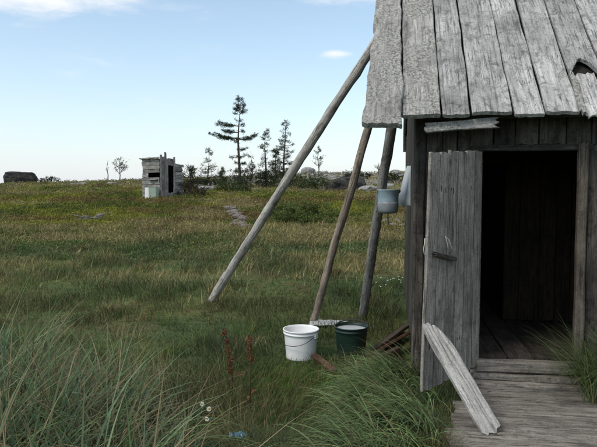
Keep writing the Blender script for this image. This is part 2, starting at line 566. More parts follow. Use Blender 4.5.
# ------------------------------------------------------------------ ground colours (what grows where)
C_LAWN = np.array((0.082, 0.114, 0.047)); C_LAWN2 = np.array((0.112, 0.132, 0.054)); C_BROWN = np.array((0.125, 0.100, 0.056))
C_TAN = np.array((0.33, 0.275, 0.14)); C_MOSS = np.array((0.155, 0.162, 0.028)); C_RED = np.array((0.132, 0.090, 0.044)); C_HEATH = np.array((0.084, 0.100, 0.026))
C_STONE = np.array((0.27, 0.25, 0.225)); C_DEEP = np.array((0.054, 0.084, 0.040))


def lerp(a, b_, t):
    return a + (b_ - a) * t[..., None]


def tanmask(x, y):
    m = sstep(y, 8.0, 9.8) * (1 - sstep(y, 14.5, 18)) * sstep(fbm(x * 0.45 + 3, y * 0.6, 2), 0.33, 0.56)
    return m


def gcol(x, y):
    n0 = fbm(x * 0.7, y * 0.7, 0); n1_ = fbm(x * 2.3 + 9, y * 2.3, 2, 3); n2 = fbm(x * 0.35 + 31, y * 0.35 + 7, 4); n3 = fbm(x * 0.55 + 11, y * 0.9 + 3, 5)
    c = lerp(np.broadcast_to(C_LAWN, x.shape + (3,)), C_LAWN2, sstep(n0, 0.4, 0.65))
    c = lerp(c, C_BROWN, sstep(n1_, 0.55, 0.75) * 0.6)
    c = lerp(c, C_DEEP, sstep(n2, 0.52, 0.68) * 0.7)
    far = sstep(y, 11.0, 15.5)
    h = lerp(np.broadcast_to(C_MOSS, x.shape + (3,)), C_HEATH, sstep(n0, 0.42, 0.62))
    h = lerp(h, C_RED, sstep(n3, 0.48, 0.62) * 0.75)
    h = lerp(h, C_TAN * 0.7, sstep(n2, 0.55, 0.7) * 0.6)
    c = lerp(c, h, far)
    c = lerp(c, C_TAN * 0.75, tanmask(x, y) * 0.65)
    # a lusher green spot in front of the buckets
    c = lerp(c, np.array((0.090, 0.165, 0.030)), np.exp(-((x - 0.05) / 0.55) ** 2 - ((y - 4.35) / 0.55) ** 2) * 0.8)
    right = sstep(x + 0.16 * y, -3, 6)
    st = sstep(y, 27, 42) * (0.25 + 0.75 * right) * sstep(fbm(x * 0.8, y * 0.5 + 3, 6), 0.40, 0.50)
    c = lerp(c, C_STONE, st * 0.85)
    return c


# ------------------------------------------------------------------ ground sheet
def build_ground():
    nx, ny = 340, 420
    s = np.linspace(-1, 1, nx); xs = 420 * np.sinh(6.0 * s) / math.sinh(6.0)
    t = np.linspace(0, 1, ny)
    ys_f = 1.0 + 500 * np.sinh(6.6 * t) / math.sinh(6.6)
    ys_b = 1.0 - 400 * np.sinh(6.0 * np.linspace(0, 1, 60)[1:]) / math.sinh(6.0)
    ys = np.concatenate([ys_b[::-1], ys_f])
    Xg, Yg = np.meshgrid(xs, ys)
    Zg = H(Xg, Yg)
    V = np.stack([Xg, Yg, Zg], -1).reshape(-1, 3)
    C = gcol(Xg, Yg).reshape(-1, 3)
    n, m = len(ys), len(xs)
    i = np.arange(n * m).reshape(n, m)
    F = np.stack([i[:-1, :-1], i[:-1, 1:], i[1:, 1:], i[1:, :-1]], -1).reshape(-1, 4)
    mt, nt, bs, out = new_mat('tundra_ground')
    at = nnode(nt, 'ShaderNodeAttribute', attribute_name='Col')
    tcn = nnode(nt, 'ShaderNodeTexCoord')
    a = nnode(nt, 'ShaderNodeTexNoise', {'Vector': tcn.outputs['Object'], 'Scale': 9.0, 'Detail': 10.0, 'Roughness': 0.7}).outputs['Fac']
    f = ramp(nt, a, [(0.3, 0.45), (0.5, 0.9), (0.72, 1.3)])
    c = mixc(nt, 1.0, at.outputs['Color'], f, 'MULTIPLY')
    nt.links.new(c, bs.inputs['Base Color'])
    bs.inputs['Roughness'].default_value = 0.95
    bs.inputs['Specular IOR Level'].default_value = 0.0
    bp = nnode(nt, 'ShaderNodeBump', {'Height': a, 'Strength': 0.8, 'Distance': 0.04})
    nt.links.new(bp.outputs[0], bs.inputs['Normal'])
    o = tri_mesh('ground', V, F, C, mt)
    o.data.polygons.foreach_set('use_smooth', [True] * len(o.data.polygons))
    tag(o, 'uneven tundra meadow rising gently to a stony ridge', 'ground', kind='structure')


build_ground()

# ================================================================== HUT
HUT_O = Vector((0.86, 4.55, 0.0)); HUT_A = R(-9.3)
hut = empty('wooden_hut', HUT_O, HUT_A, 'old grey plank hut with steep board roof and open door at right', 'hut')
HW, HD = 3.0, 3.2              # width, depth
EV, EZ = -0.30, 2.03           # eave
RIDGE_V = HD / 2
RT = RIDGE_V - EV


def hl(u, v, z):
    """hut coordinates to world"""
    return hut_m @ Vector((u, v, z))


hut_m = Matrix.Translation(HUT_O) @ Matrix.Rotation(HUT_A, 4, 'Z')
DU0, DU1, DZ0, DZ1 = 0.558, 1.238, 0.20, 1.807

# --- front wall: frame + planks
V, F = boxes_geo([(0.07, DU0 - 0.07, 0.035, 0.06, 0.0, 2.26), (DU1 + 0.08, HW - 0.02, 0.035, 0.06, 0.0, 2.26), (DU0 - 0.07, DU1 + 0.08, 0.035, 0.06, DZ1 + 0.03, 2.26)])
fw = mesh_obj('front_wall', V, F, M_UNDER, hut)
rnd = random.Random(3)


def vplank(u0, u1, z0, z1, v, parent, mat=M_WALL, T=0.025, name='plank', nrm=(0, -1, 0), **kw):
    # vertical plank whose outer face looks along -v
    M = frame(((u0 + u1) / 2, v, z0), (0, 0, 1), (-1, 0, 0))
    M = frame(((u0 + u1) / 2, v, z0), (0, 0, 1), Vector(nrm).cross((0, 0, 1)))
    return plank(name, z1 - z0, abs(u1 - u0), T, mat, parent, M, **kw)


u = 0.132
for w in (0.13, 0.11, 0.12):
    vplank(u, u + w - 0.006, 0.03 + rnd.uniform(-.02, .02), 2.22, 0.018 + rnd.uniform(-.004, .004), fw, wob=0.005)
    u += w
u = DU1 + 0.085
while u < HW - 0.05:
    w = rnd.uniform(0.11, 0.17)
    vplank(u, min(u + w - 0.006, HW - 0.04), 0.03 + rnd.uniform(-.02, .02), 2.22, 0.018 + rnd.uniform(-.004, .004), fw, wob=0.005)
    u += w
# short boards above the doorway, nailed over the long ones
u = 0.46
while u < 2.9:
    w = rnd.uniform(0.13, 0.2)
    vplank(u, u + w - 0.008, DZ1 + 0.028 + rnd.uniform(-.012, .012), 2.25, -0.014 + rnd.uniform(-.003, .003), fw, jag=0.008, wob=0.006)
    u += w
# corner posts
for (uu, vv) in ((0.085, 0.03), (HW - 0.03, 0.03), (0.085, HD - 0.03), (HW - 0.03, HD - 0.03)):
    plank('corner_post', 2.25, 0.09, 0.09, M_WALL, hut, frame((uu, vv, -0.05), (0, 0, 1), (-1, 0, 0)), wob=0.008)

# --- gable walls
for side, uu, nx_ in ((0, 0.045, -1), (1, HW, 1)):
    pv = [(0.08, 0.0), (HD - 0.08, 0.0), (HD - 0.08, 2.26), (RIDGE_V, 2.26 + RIDGE_V - 0.1), (0.08, 2.26)]
    a0, a1 = uu - nx_ * 0.06, uu - nx_ * 0.035
    V = [(a0, v, z) for v, z in pv] + [(a1, v, z) for v, z in pv]
    F = [tuple(range(5)), tuple(reversed(range(5, 10)))] + [(i, 5 + i, 5 + (i + 1) % 5, (i + 1) % 5) for i in range(5)]
    gw = mesh_obj('gable_wall', V, F, M_UNDER, hut)
    v = 0.08
    while v < HD - 0.1:
        w = rnd.uniform(0.13, 0.19); vc = v + w / 2
        top = EZ + min(vc - EV, 2 * RIDGE_V - EV - vc) - 0.16
        vplank(0, w - 0.006, 0.03, top, 0, gw, nrm=(nx_, 0, 0), wob=0.005).matrix_local = frame((uu - nx_ * 0.02, vc, 0.03), (0, 0, 1), Vector((nx_, 0, 0)).cross((0, 0, 1)))
        v += w
# --- back wall
V, F = boxes_geo([(0.08, HW - 0.08, HD - 0.06, HD - 0.035, 0, 2.26)])
bw = mesh_obj('back_wall', V, F, M_UNDER, hut)
u = 0.08
while u < HW - 0.15:
    w = rnd.uniform(0.15, 0.22)
    vplank(u, u + w - 0.006, 0.03, 2.22, HD - 0.02, bw, nrm=(0, 1, 0), n=4, k=2)
    u += w

# --- roof: sheathing and rafters, then each board
s2 = math.sqrt(0.5)


def roofpt(u, t, off, back=False):
    v = EV + t - off * s2 if not back else (2 * RIDGE_V - EV) - t + off * s2
    return Vector((u, v, EZ + t + off * s2))


V = []; F = []
for back in (False, True):
    U0 = 0.03 if back else -0.26
    q = [roofpt(U0, 0.06, -0.045, back), roofpt(HW + 0.30, 0.06, -0.045, back), roofpt(HW + 0.30, RT - 0.01, -0.045, back), roofpt(U0, RT - 0.01, -0.045, back)]
    q2 = [roofpt(U0, 0.06, -0.07, back), roofpt(HW + 0.30, 0.06, -0.07, back), roofpt(HW + 0.30, RT - 0.01, -0.07, back), roofpt(U0, RT - 0.01, -0.07, back)]
    b0 = len(V); V += q + q2
    F += [tuple(b0 + i for i in f) for f in ((0, 1, 2, 3), (7, 6, 5, 4), (0, 4, 5, 1), (1, 5, 6, 2), (2, 6, 7, 3), (3, 7, 4, 0))]
roof = mesh_obj('roof', V, F, M_UNDER, hut)


def roofboard(u0, u1, t0=0.0, t1=RT, off=0.0, mat=M_ROOF, back=False, T=0.03, tw=0.0, name='roof_board', **kw):
    a = roofpt((u0 + u1) / 2, t0, off, back); b_ = roofpt((u0 + u1) / 2 + tw, t1, off, back)
    return plank_between(name, a, b_, (-1, 0, 0) if not back else (1, 0, 0), abs(u1 - u0), T, mat, roof, **kw)


roofboard(-0.337, -0.058, -0.088, RT, 0.028, M_ROOFL, tw=0.045, taper=0.32, wob=0.024, jag=0.016, relief=0.014, n=48, k=8, T=0.045)
roofboard(-0.052, 0.216, 0.0, RT, 0.004, M_ROOFL, wob=0.006, jag=0.008, relief=0.006, n=20, T=0.034)
edges = [0.2207, 0.4315, 0.717, 0.9345, 1.1596]
for i in range(4):
    gap = (0.012, 0.010, 0.014, 0.011)[i]
    roofboard(edges[i] + gap / 2, edges[i + 1] - gap / 2, (0.0, 0.012, -0.004, 0.004)[i], RT, (0.0, 0.006, -0.004, 0.004)[i], M_ROOF, tw=rnd.uniform(-.006, .006), wob=0.010, jag=0.009, relief=0.003, n=24, k=6)
# broken board: the upper length ends ragged, a thinner paler piece shows below it
bb = roofboard(1.168, 1.396, 0.30, RT, 0.008, M_ROOF, wob=0.008, jag=0.02, relief=0.003, n=26, k=14)
for v in bb.data.vertices:      # rotted out in a ragged arch at its lower end
    q = v.co.y / 0.228 + 0.5
    if v.co.x < 0.4:
        v.co.x += (0.40 - max(0, v.co.x)) / 0.40 * (0.22 * math.sin(math.pi * min(1, max(0, q))) ** 1.3 * (1 + 0.25 * mnoise.noise((q * 5, 1, 3))))
roofboard(1.215, 1.37, -0.004, 0.36, -0.031, M_ROOF, wob=0.016, jag=0.03, relief=0.003, n=12, k=6, T=0.014, name='patch_board')
roofboard(1.166, 1.20, 0.002, 0.34, 0.0, M_ROOFL, wob=0.02, jag=0.04, relief=0.003, n=12, k=4, name='broken_splinter')
u = 1.407
while u < HW + 0.26:
    w = rnd.uniform(0.2, 0.28)
    roofboard(u + 0.005, u + w - 0.005, rnd.uniform(-.01, .012), RT, rnd.uniform(-.004, .006), M_ROOF, wob=0.006, relief=0.003, n=12)
    u += w
u = 0.0
while u < HW + 0.26:
    w = rnd.uniform(0.22, 0.3)
    roofboard(u + 0.005, u + w - 0.005, 0, RT - 0.02, rnd.uniform(-.004, .006), M_ROOF, back=True, wob=0.006, n=8)
    u += w
plank('ridge_board', HW + 0.7, 0.2, 0.03, M_ROOF, hut, frame((-0.36, RIDGE_V - 0.07, EZ + RT + 0.0), (1, 0, 0), (0, s2, s2)), n=20)
# loose lichen-grey plank under the eave
plank('eave_plank', 0.50, 0.075, 0.022, M_ROOFL, hut, frame((0.11, -0.235, 1.955), Vector((1, 0, 0.062)), (0, 0.3, 1)), jag=0.03, n=14, wob=0.01)
plank('eave_batten', HW - 0.1, 0.06, 0.05, M_WALL, hut, frame((0.06, -0.18, 2.055), (1, 0, 0), (0, s2, s2)), n=8)

# --- door frame
df = mesh_obj('door_frame', *boxes_geo([(DU0 - 0.06, DU0 - 0.004, -0.02, 0.07, 0.08, DZ1 + 0.05)]), M_WALL, hut)
plank('jamb', DZ1 - 0.02, 0.068, 0.07, M_JAMB, df, frame((DU1 + 0.036, -0.012, 0.06), (0, 0, 1), (-1, 0, 0)), wob=0.006, n=14)
plank('lintel', DU1 - DU0 + 0.2, 0.05, 0.05, M_WALL, df, frame((DU0 - 0.1, -0.003, DZ1 + 0.012), (1, 0, 0), (0, 0, 1)), wob=0.004)

# --- door, swung outwards on the left jamb and sagging
door_dir = Vector((-0.60, -0.80, 0)).normalized()
nrm_d = Vector((0.80, -0.60, 0)).normalized()      # face we look at
sag = 0.0
dm = frame((DU0 - 0.022, -0.055, 0.155), (door_dir * math.cos(sag) + Vector((0, 0, -math.sin(sag)))), Vector((0, 0, 1)))
# local: x along the door from the hinge, y up, z = x cross y
if (dm.to_3x3() @ Vector((0, 0, 1))).dot(nrm_d) > 0:
    fz = 1
else:
    fz = -1
door = mesh_obj('door', *boxes_geo([(0.02, 0.62, 1.30, 1.41, -fz * 0.034 - 0.011, -fz * 0.034 + 0.011)]), M_DOOR, hut, M=dm)
plank('door_rail', 0.66, 0.11, 0.022, M_DOOR, door, frame((0.02, 0.27, -fz * 0.034), (1, -0.03, 0), (0, 1, 0)))
x = 0.0
for w, zt in ((0.112, 0.0), (0.135, 0.004), (0.12, -0.004), (0.128, 0.003), (0.13, -0.003), (0.133, 0.0)):
    hgt = 1.635
    plank('door_plank', hgt + zt, w - 0.009, 0.024, M_DOOR, door, frame((x + w / 2, -0.05 * x, fz * rnd.uniform(-.003, .003)), (-0.06 * (x + w / 2), 1, 0), (-fz, 0, 0)), wob=0.004, jag=0.008, n=14, taper=0.09)
    x += w
lat = plank('latch_bar', 0.27, 0.036, 0.026, M_WALL, door, frame((0.655, 0.905, fz * 0.028), (-1, -0.20 * 1.0, 0), Vector((0, 1, 0)) * 1.0), jag=0.008, wob=0.006, relief=0.004)
# rope loop above the bar
pts = []
for i in range(15):
    t = i / 14
    a = -0.5 + t * (math.pi + 1.0)
    pts.append((0.47 + 0.020 * math.cos(a) + 0.03 * math.sin(a), 0.955 + 0.065 * math.sin(a), fz * (0.022 + 0.006 * math.sin(t * 9))))
tube('rope_loop', pts, 0.0032, M_ROPE, door, n=6)
pts = [(0.748, 1.02, fz * 0.012), (0.762, 0.99, fz * 0.02), (0.768, 0.95, fz * 0.016), (0.757, 0.915, fz * 0.014), (0.735, 0.905, fz * 0.017)]
tube('rope_end', pts, 0.003, M_ROPE, door, n=6)
# nail heads with rust runs
V = []; F = []
for (nx0, ny0) in [(0.06, 1.36), (0.17, 1.345), (0.30, 1.36), (0.42, 1.35), (0.56, 1.355), (0.68, 1.36), (0.06, 0.27), (0.18, 0.28), (0.31, 0.27), (0.43, 0.28), (0.55, 0.27), (0.69, 0.28)]:
    for d_ in (rnd.uniform(-.02, .01), rnd.uniform(.02, .045)):
        if rnd.random() < 0.3: continue
        ny0 += rnd.uniform(-.02, .02)
        ln_ = rnd.uniform(0.003, 0.022)
        vv, ff = tube_geo([(nx0 * 0.93 + d_, ny0 + ln_, fz * 0.0125), (nx0 * 0.93 + d_, ny0 - ln_, fz * 0.0125)], 0.0028, 6)
        F += [tuple(len(V) + i for i in f) for f in ff]; V += vv
tag(mesh_obj('bent_nails', V, F, M_DARKM, door), kind='stuff')

# --- floor and steps inside and before the door
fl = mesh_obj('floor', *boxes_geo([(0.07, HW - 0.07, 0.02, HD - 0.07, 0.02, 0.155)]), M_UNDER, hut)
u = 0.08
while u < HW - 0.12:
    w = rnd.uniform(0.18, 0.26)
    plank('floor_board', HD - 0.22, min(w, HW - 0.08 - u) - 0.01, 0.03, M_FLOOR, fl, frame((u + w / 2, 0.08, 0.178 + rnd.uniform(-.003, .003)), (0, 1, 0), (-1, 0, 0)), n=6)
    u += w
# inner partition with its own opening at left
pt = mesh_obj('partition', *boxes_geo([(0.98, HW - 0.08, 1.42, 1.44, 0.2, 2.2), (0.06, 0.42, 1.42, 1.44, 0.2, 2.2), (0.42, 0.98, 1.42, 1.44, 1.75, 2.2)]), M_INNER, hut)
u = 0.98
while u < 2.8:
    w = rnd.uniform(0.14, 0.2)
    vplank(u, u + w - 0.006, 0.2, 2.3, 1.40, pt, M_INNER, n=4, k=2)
    u += w
for zz, vv, th in ((0.155, -0.02, 0.105), (0.118, -0.085, 0.075)):
    pass
st = mesh_obj('threshold', *boxes_geo([(DU0 - 0.05, DU1 + 0.03, -0.02, 0.07, 0.0, 0.14)]), M_UNDER, hut)
plank('step_log', 0.74, 0.085, 0.09, M_STEP, st, frame((DU0 - 0.04, -0.070, 0.154), (1, 0, 0.012), (0, 1, 0)), wob=0.010, jag=0.015, n=16, relief=0.006, k=6)
plank('step_log', 0.78, 0.10, 0.046, M_STEP, st, frame((DU0 - 0.06, -0.088, 0.086), (1, -0.02, -0.005), (0, 1, 0)), wob=0.010, jag=0.02, n=16, relief=0.006, k=6)
plank('step_log', 0.86, 0.16, 0.065, M_STEP, st, frame((DU0 - 0.14, -0.13, 0.030), (1, 0.01, 0.0), (0, 1, 0)), wob=0.014, jag=0.03, n=16, relief=0.008, k=6)

# --- plank walk in front of the door
walk = empty('plank_walkway', hl(0.9, -0.9, 0.0), HUT_A, 'worn grey-brown plank walkway lying before the hut door', 'walkway')
wm = hut_m


def walkplank(u0, u1, v, W, z, tilt=0.0, **kw):
    o = Vector((u0 - 0.9, v + 0.9, z))
    return plank('walkway_plank', u1 - u0, W, 0.05, M_STEP, walk, frame(o, (1, tilt, 0), (0, 1, 0)), **kw)


walkplank(0.37, 2.0, -0.375, 0.30, 0.006, 0.012, wob=0.014, jag=0.014, relief=0.008, n=22, k=8)
walkplank(0.31, 2.05, -0.68, 0.29, 0.016, -0.008, wob=0.012, jag=0.014, relief=0.007, n=22, k=8)
walkplank(0.27, 1.95, -0.96, 0.255, 0.032, 0.006, wob=0.012, jag=0.014, relief=0.008, n=22, k=8)
walkplank(0.21, 2.0, -1.22, 0.26, 0.036, -0.004, wob=0.012, jag=0.014, relief=0.007, n=22, k=8)
walkplank(0.18, 1.9, -1.49, 0.25, 0.040, 0.01, wob=0.012, jag=0.014, relief=0.007, n=22, k=8)
walkplank(0.16, 1.9, -1.76, 0.26, 0.038, 0.0, wob=0.012, jag=0.014, relief=0.007, n=22, k=8)

# --- pale plank leaning on the open door
a = P(492, 436, 3.36); a.z = 0.072
b_ = P(431, 327, 3.875)
lp = plank_between('leaning_plank', a, b_ + (b_ - a) * 0.02, (1, 0.25, 0.1), 0.135, 0.032, M_PALE, None, wob=0.01, jag=0.025, relief=0.004, n=18, k=8)
# (split and rounded top are in the plank's own mesh)
me = lp.data
Lp = (b_ - a).length * 1.02
for v in me.vertices:
    t = v.co.x / Lp
    if t > 0.72:
        k = (t - 0.72) / 0.28
        v.co.y = v.co.y * (1 - 0.45 * k * k) - 0.018 * k * k
    if abs(v.co.y - 0.012) < 0.016 and v.co.z > 0 and 0.2 < t < 0.8:
        v.co.z -= 0.011
tag(lp, 'pale grey split plank leaning against the open hut door', 'plank')

# ================================================================== POLES
def pole(base, top, r0, r1, label, seed, bend=0.03, mat=None):
    base = Vector(base); top = Vector(top)
    d = top - base
    side = d.cross(Vector((0, 0, 1))).normalized()
    n = 34
    pts = []; rad = []
    for i in range(n + 1):
        t = i / n
        pts.append(Vector((d.length * t, bend * math.sin(math.pi * t) + 0.011 * mnoise.noise((t * 5, seed, 0)), 0.010 * mnoise.noise((t * 5, seed, 5)))))
        rad.append((r0 + (r1 - r0) * t) * (1 + 0.07 * mnoise.noise((t * 14, seed, 9)) + 0.10 * max(0, mnoise.noise((t * 40, seed, 2)) - 0.25)))
    V, F = tube_geo(pts, rad, 14, 0.22, seed)
    o = mesh_obj('support_pole', V, F, mat or M_POLE, None, smooth=True, M=frame(base, d, side))
    tag(o, label, 'pole', 'poles leaning against the hut gable')
    return o


pb1 = gp(209, 301); pb2 = gp(312, 323); pb3 = gp(362, 318)
GU = -0.10
pt1 = hl(GU, 1.42, 3.28); pt2 = hl(GU, 1.0, 2.95); pt3 = hl(GU, 0.62, 2.42)
P1 = P(397, 10, pt1.y); P2 = P(396, 37, pt2.y); P3 = P(399, 88, pt3.y)
pole(pb1 - Vector((0, 0, .05)), P1, 0.052, 0.050, 'longest grey pole, leaning at the flattest angle against the hut', 1)
pole(pb2 - Vector((0, 0, .05)), P2, 0.040, 0.040, 'middle pole of three, leaning between the long pole and the washbasin', 2, 0.02, M_POLEB)
pole(pb3 - Vector((0, 0, .05)), P3, 0.050, 0.046, 'steepest leaning pole, carrying the hanging wash basin beside the hut', 3, 0.015, M_POLED)

# ================================================================== HANGING WASH BASIN
d3 = (P3 - pb3)
tt = 0.58
pp = pb3 + d3 * tt
wbD = pp.y - 0.16
wc = P(388, 213.5, wbD)
hs = 24 / 580 * wbD
wr = 10.4 / 580 * wbD
wb = empty('hand_wash_basin', wc, 0.2, 'dented grey-blue hanging wash pot on the steepest pole', 'wash pot')
prof = [(wr * 0.55, 0.0), (wr * 0.86, 0.012), (wr * 0.97, hs * 0.12), (wr, hs * 0.4), (wr * 0.98, hs * 0.5)]
prof_b = [(wr * 0.982, hs * 0.5), (wr * 0.99, hs * 0.55), (wr * 0.99, hs * 0.94), (wr * 1.04, hs * 0.96), (wr * 1.04, hs), (wr * 0.97, hs), (wr * 0.96, hs * 0.52)]
V, F = lathe_geo(prof, 32, True)
mesh_obj('body', V, F, M_ENAM, wb, smooth=True)
V, F = lathe_geo(prof_b, 32, False)
F = F[:-1]
mesh_obj('upper_band', V, F, M_ENAMB, wb, smooth=True)
tube('valve_rod', [(0, 0, 0.02), (0, 0, -0.05), (0.003, 0, -0.11)], 0.006, M_DARKM, wb, n=8)
tube('hanger', [(-wr * 0.9, 0.02, hs * 0.75), (-wr * 0.75, 0.10, hs * 0.98), (-wr * 0.5, 0.17, hs * 1.06)], 0.006, M_DARKM, wb, n=6)
tube('lug', [(wr * 0.97, -0.02, hs * 0.86), (wr * 1.10, -0.02, hs * 0.90), (wr * 1.12, -0.015, hs * 0.99)], 0.008, M_DARKM, wb, n=6)

# pale plastic sheet hanging on the gable wall
sh_D = 5.75
V = []; F = []
NX, NY = 10, 14
for k2 in (0, 1):
    for j in range(NY + 1):
        t = j / NY
        zt = P(400, 166, sh_D).z * (1 - t) + P(400, 206, sh_D).z * t
        xr = P(409.5, 180, sh_D).x
        xl = P(407 - 9.5 * (t ** 0.8), 180, sh_D).x
        for i in range(NX + 1):
            q = i / NX
            V.append((xl + (xr - xl) * q, sh_D - 0.06 * q + 0.02 * math.sin(q * 8 + t * 2) * t + 0.006 * k2, zt + 0.01 * math.sin(q * 9) * t))
m1 = (NX + 1) * (NY + 1)
for j in range(NY):
    for i in range(NX):
        a_ = j * (NX + 1) + i
        F.append((a_, a_ + 1, a_ + NX + 2, a_ + NX + 1))
        F.append((m1 + a_ + NX + 1, m1 + a_ + NX + 2, m1 + a_ + 1, m1 + a_))
o = mesh_obj('plastic_sheet', V, F, M_SHEET, None, smooth=True)
tag(o, 'pale blue-grey plastic sheet hanging at the hut corner behind the wash pot', 'sheet')

# ================================================================== BUCKETS
def bucket(name, pos, r_top, r_bot, h, mat, label, rim=0.008, nrib=2, inner=None):
    e = empty(name, pos, 0, label, 'bucket')
    prof = [(r_bot * 0.9, 0.004), (r_bot, 0.0), (r_bot + 0.002, 0.01)]
    for i in range(1, 7):
        t = i / 8
        prof.append((r_bot + (r_top - r_bot) * t, h * t))
    zt = h * 0.84
    rt = r_bot + (r_top - r_bot) * 0.84
    prof += [(rt, zt), (rt + rim, zt + 0.004), (rt + rim, zt + 0.012), (rt + 0.002, zt + 0.015), (r_top, h - 0.012), (r_top + rim, h - 0.010), (r_top + rim, h), (r_top - 0.002, h),
             (r_top - 0.006, h - 0.02), (r_bot - 0.004, 0.02), (0.01, 0.018)]
    V, F = lathe_geo(prof, 48)
    mesh_obj('body', V, F, mat, e, smooth=True)
    return e


wbp = gp(301, 357)
WB = bucket('white_bucket', (wbp.x, wbp.y, wbp.z - 0.005), 0.153, 0.130, 0.262, M_WHITE, 'white plastic bucket standing on the grass left of the green one')
for s_ in (-1, 1):
    o = mesh_obj('ear', *boxes_geo([(-0.018, 0.018, -0.008, 0.008, -0.02, 0.02)]), M_WHITE, WB)
    o.matrix_local = Matrix.Rotation(R(-35) if s_ > 0 else R(145), 4, 'Z') @ Matrix.Translation((0.158, 0, 0.215)) @ Matrix.Rotation(R(90), 4, 'Z')
pts = []
for i in range(25):
    t = i / 24
    a_ = math.pi * t
    c_ = Vector((math.cos(a_) * 0.168, 0, 0))
    dn = math.sin(a_) * 0.165
    pts.append(Vector((c_.x, -0.02 - 0.155 * math.sin(a_) ** 0.6 - 0.012, 0.215 - dn * 0.42)))
rm = Matrix.Rotation(R(-35), 4, 'Z')
tube('handle', [rm @ p for p in pts], 0.0028, M_DARKM, WB, n=6)

gbp = gp(351, 358)
GB = bucket('green_bucket', (gbp.x, gbp.y, gbp.z - 0.005), 0.146, 0.118, 0.29, M_GREEN, 'dark green bucket with dark wire handle beside the white bucket', rim=0.005)
V, F = lathe_geo([(0.001, 0.256), (0.137, 0.256), (0.137, 0.262), (0.001, 0.263)], 40)
mesh_obj('grey_contents', V, F, M_FILM, GB, smooth=False)
pts = []
for i in range(21):
    t = i / 20
    a_ = math.pi * t
    pts.append(Vector((math.cos(a_) * 0.15, 0.02 + 0.10 * math.sin(a_), 0.282 + 0.035 * math.sin(a_))))
rm = Matrix.Rotation(R(-28), 4, 'Z')
tube('handle', [rm @ p for p in pts], 0.006, M_DARKM, GB, n=8)

# pale sheet lying on the grass behind the buckets
c0 = gp(329, 326)
V = []; F = []
n = 14
for k2 in (0, 1):
    for j in range(n + 1):
        for i in range(n + 1):
            q = (i / n - 0.5) * 2; t = (j / n - 0.5) * 2
            rr = 1 - 0.25 * mnoise.noise((q * 1.5, t * 1.5, 3))
            x = c0.x + q * 0.20 * rr + 0.03 * t; y = c0.y + t * 0.13 * rr
            V.append((x, y, float(H(x, y)) + 0.035 + 0.018 * mnoise.noise((q * 2.2, t * 2.2, 1)) - 0.004 * k2))
m1 = (n + 1) ** 2
for j in range(n):
    for i in range(n):
        a_ = j * (n + 1) + i
        F.append((a_, a_ + 1, a_ + n + 2, a_ + n + 1)); F.append((m1 + a_ + n + 1, m1 + a_ + n + 2, m1 + a_ + 1, m1 + a_))
o = mesh_obj('plastic_film', V, F, M_FILM, None, smooth=True)
tag(o, 'pale crumpled plastic film lying in the grass behind the two buckets', 'plastic film')

# ================================================================== BOARD SCRAPS NEXT TO THE HUT
def scrap(p0, p1, W, T, mat, label, lift=0.02, lift1=None, side=(0.5, -1, 0.1), **kw):
    a_ = gp(*p0); b2 = gp(*p1)
    a_.z += lift; b2.z += lift1 if lift1 is not None else lift
    o = plank_between('scrap_board', a_, b2, side, W, T, mat, None, jag=0.02, wob=0.008, n=10, **kw)
    tag(o, label, 'board', 'scrap boards beside the hut')


scrap((346, 378), (404, 340), 0.10, 0.03, M_SCRAP, 'dark scrap board lowest in the heap between green bucket and hut', 0.04, 0.06)
scrap((366, 366), (409, 350), 0.13, 0.03, M_RED, 'reddish-brown scrap board on top of the heap beside the hut', 0.06, 0.16, side=(0.6, -1, 0.8))
scrap((372, 357), (408, 337), 0.09, 0.03, M_SCRAP, 'short dark scrap board at the back of the heap by the hut corner', 0.05, 0.12, side=(0.6, -1, 0.3))
scrap((355, 378), (398, 362), 0.07, 0.03, M_SCRAP, 'narrow dark scrap board in front of the heap beside the hut', 0.06, 0.12)
scrap((334, 379), (314, 361), 0.055, 0.03, M_RED, 'short reddish board lying in the grass below the white bucket', 0.055, 0.045, side=(1, 0.3, 0.2))

# ================================================================== OUTHOUSE
OC = gp(160, 198); OC = ground(OC.x, OC.y)
if not 20 < OC.y < 32:
    OC = ground((160 - 298.5) / 580 * 25, 25)
OS = OC.y / 25.0
out = empty('outhouse', OC, R(50), 'small grey plank outhouse with dark doorway on the far meadow', 'outhouse')
out.scale = (OS, OS, OS)
WF, WLn = 1.22, 1.22
LSL = -1.45      # inner origin offsets not needed
ow = mesh_obj('wall', *boxes_geo([(0.03, WF, WLn - 0.03, WLn, -0.2, 1.60), (WF - 0.03, WF, 0.03, WLn - 0.03, -0.2, 1.46), (0.0, 0.03, 0.95, WLn - 0.03, -0.2, 1.6), (0.0, 0.03, 0.03, 0.95, 1.2, 1.6), (0.0, 0.03, 0.03, 0.95, -0.2, 0.86)]), M_UNDER, out)
# left wall: horizontal boards (run along +y of the local frame), with a hole
z = -0.15
rnd = random.Random(11)
while z < 1.66:
    h_ = rnd.uniform(0.15, 0.22)
    y0, y1 = -0.01 + rnd.uniform(-.02, .02), WLn + rnd.uniform(-.03, .05)
    if 0.85 < z + h_ / 2 < 1.12:
        plank('board', 0.42, h_ - 0.012, 0.025, M_SHED, ow, frame((-0.014, 0.80, z + h_ / 2), (0, 1, 0), (0, 0, 1)), wob=0.012, jag=0.03)
    else:
        plank('board', y1 - y0, h_ - 0.012, 0.025, M_SHED, ow, frame((-0.014, y0, z + h_ / 2), (0, 1, 0), (0, 0, 1)), wob=0.012, jag=0.02)
    z += h_
plank('ledge_board', 0.55, 0.16, 0.03, M_SHED, out, frame((-0.09, 0.10, 0.80), (0, 1, 0), (1, 0, 0.25)), wob=0.01)
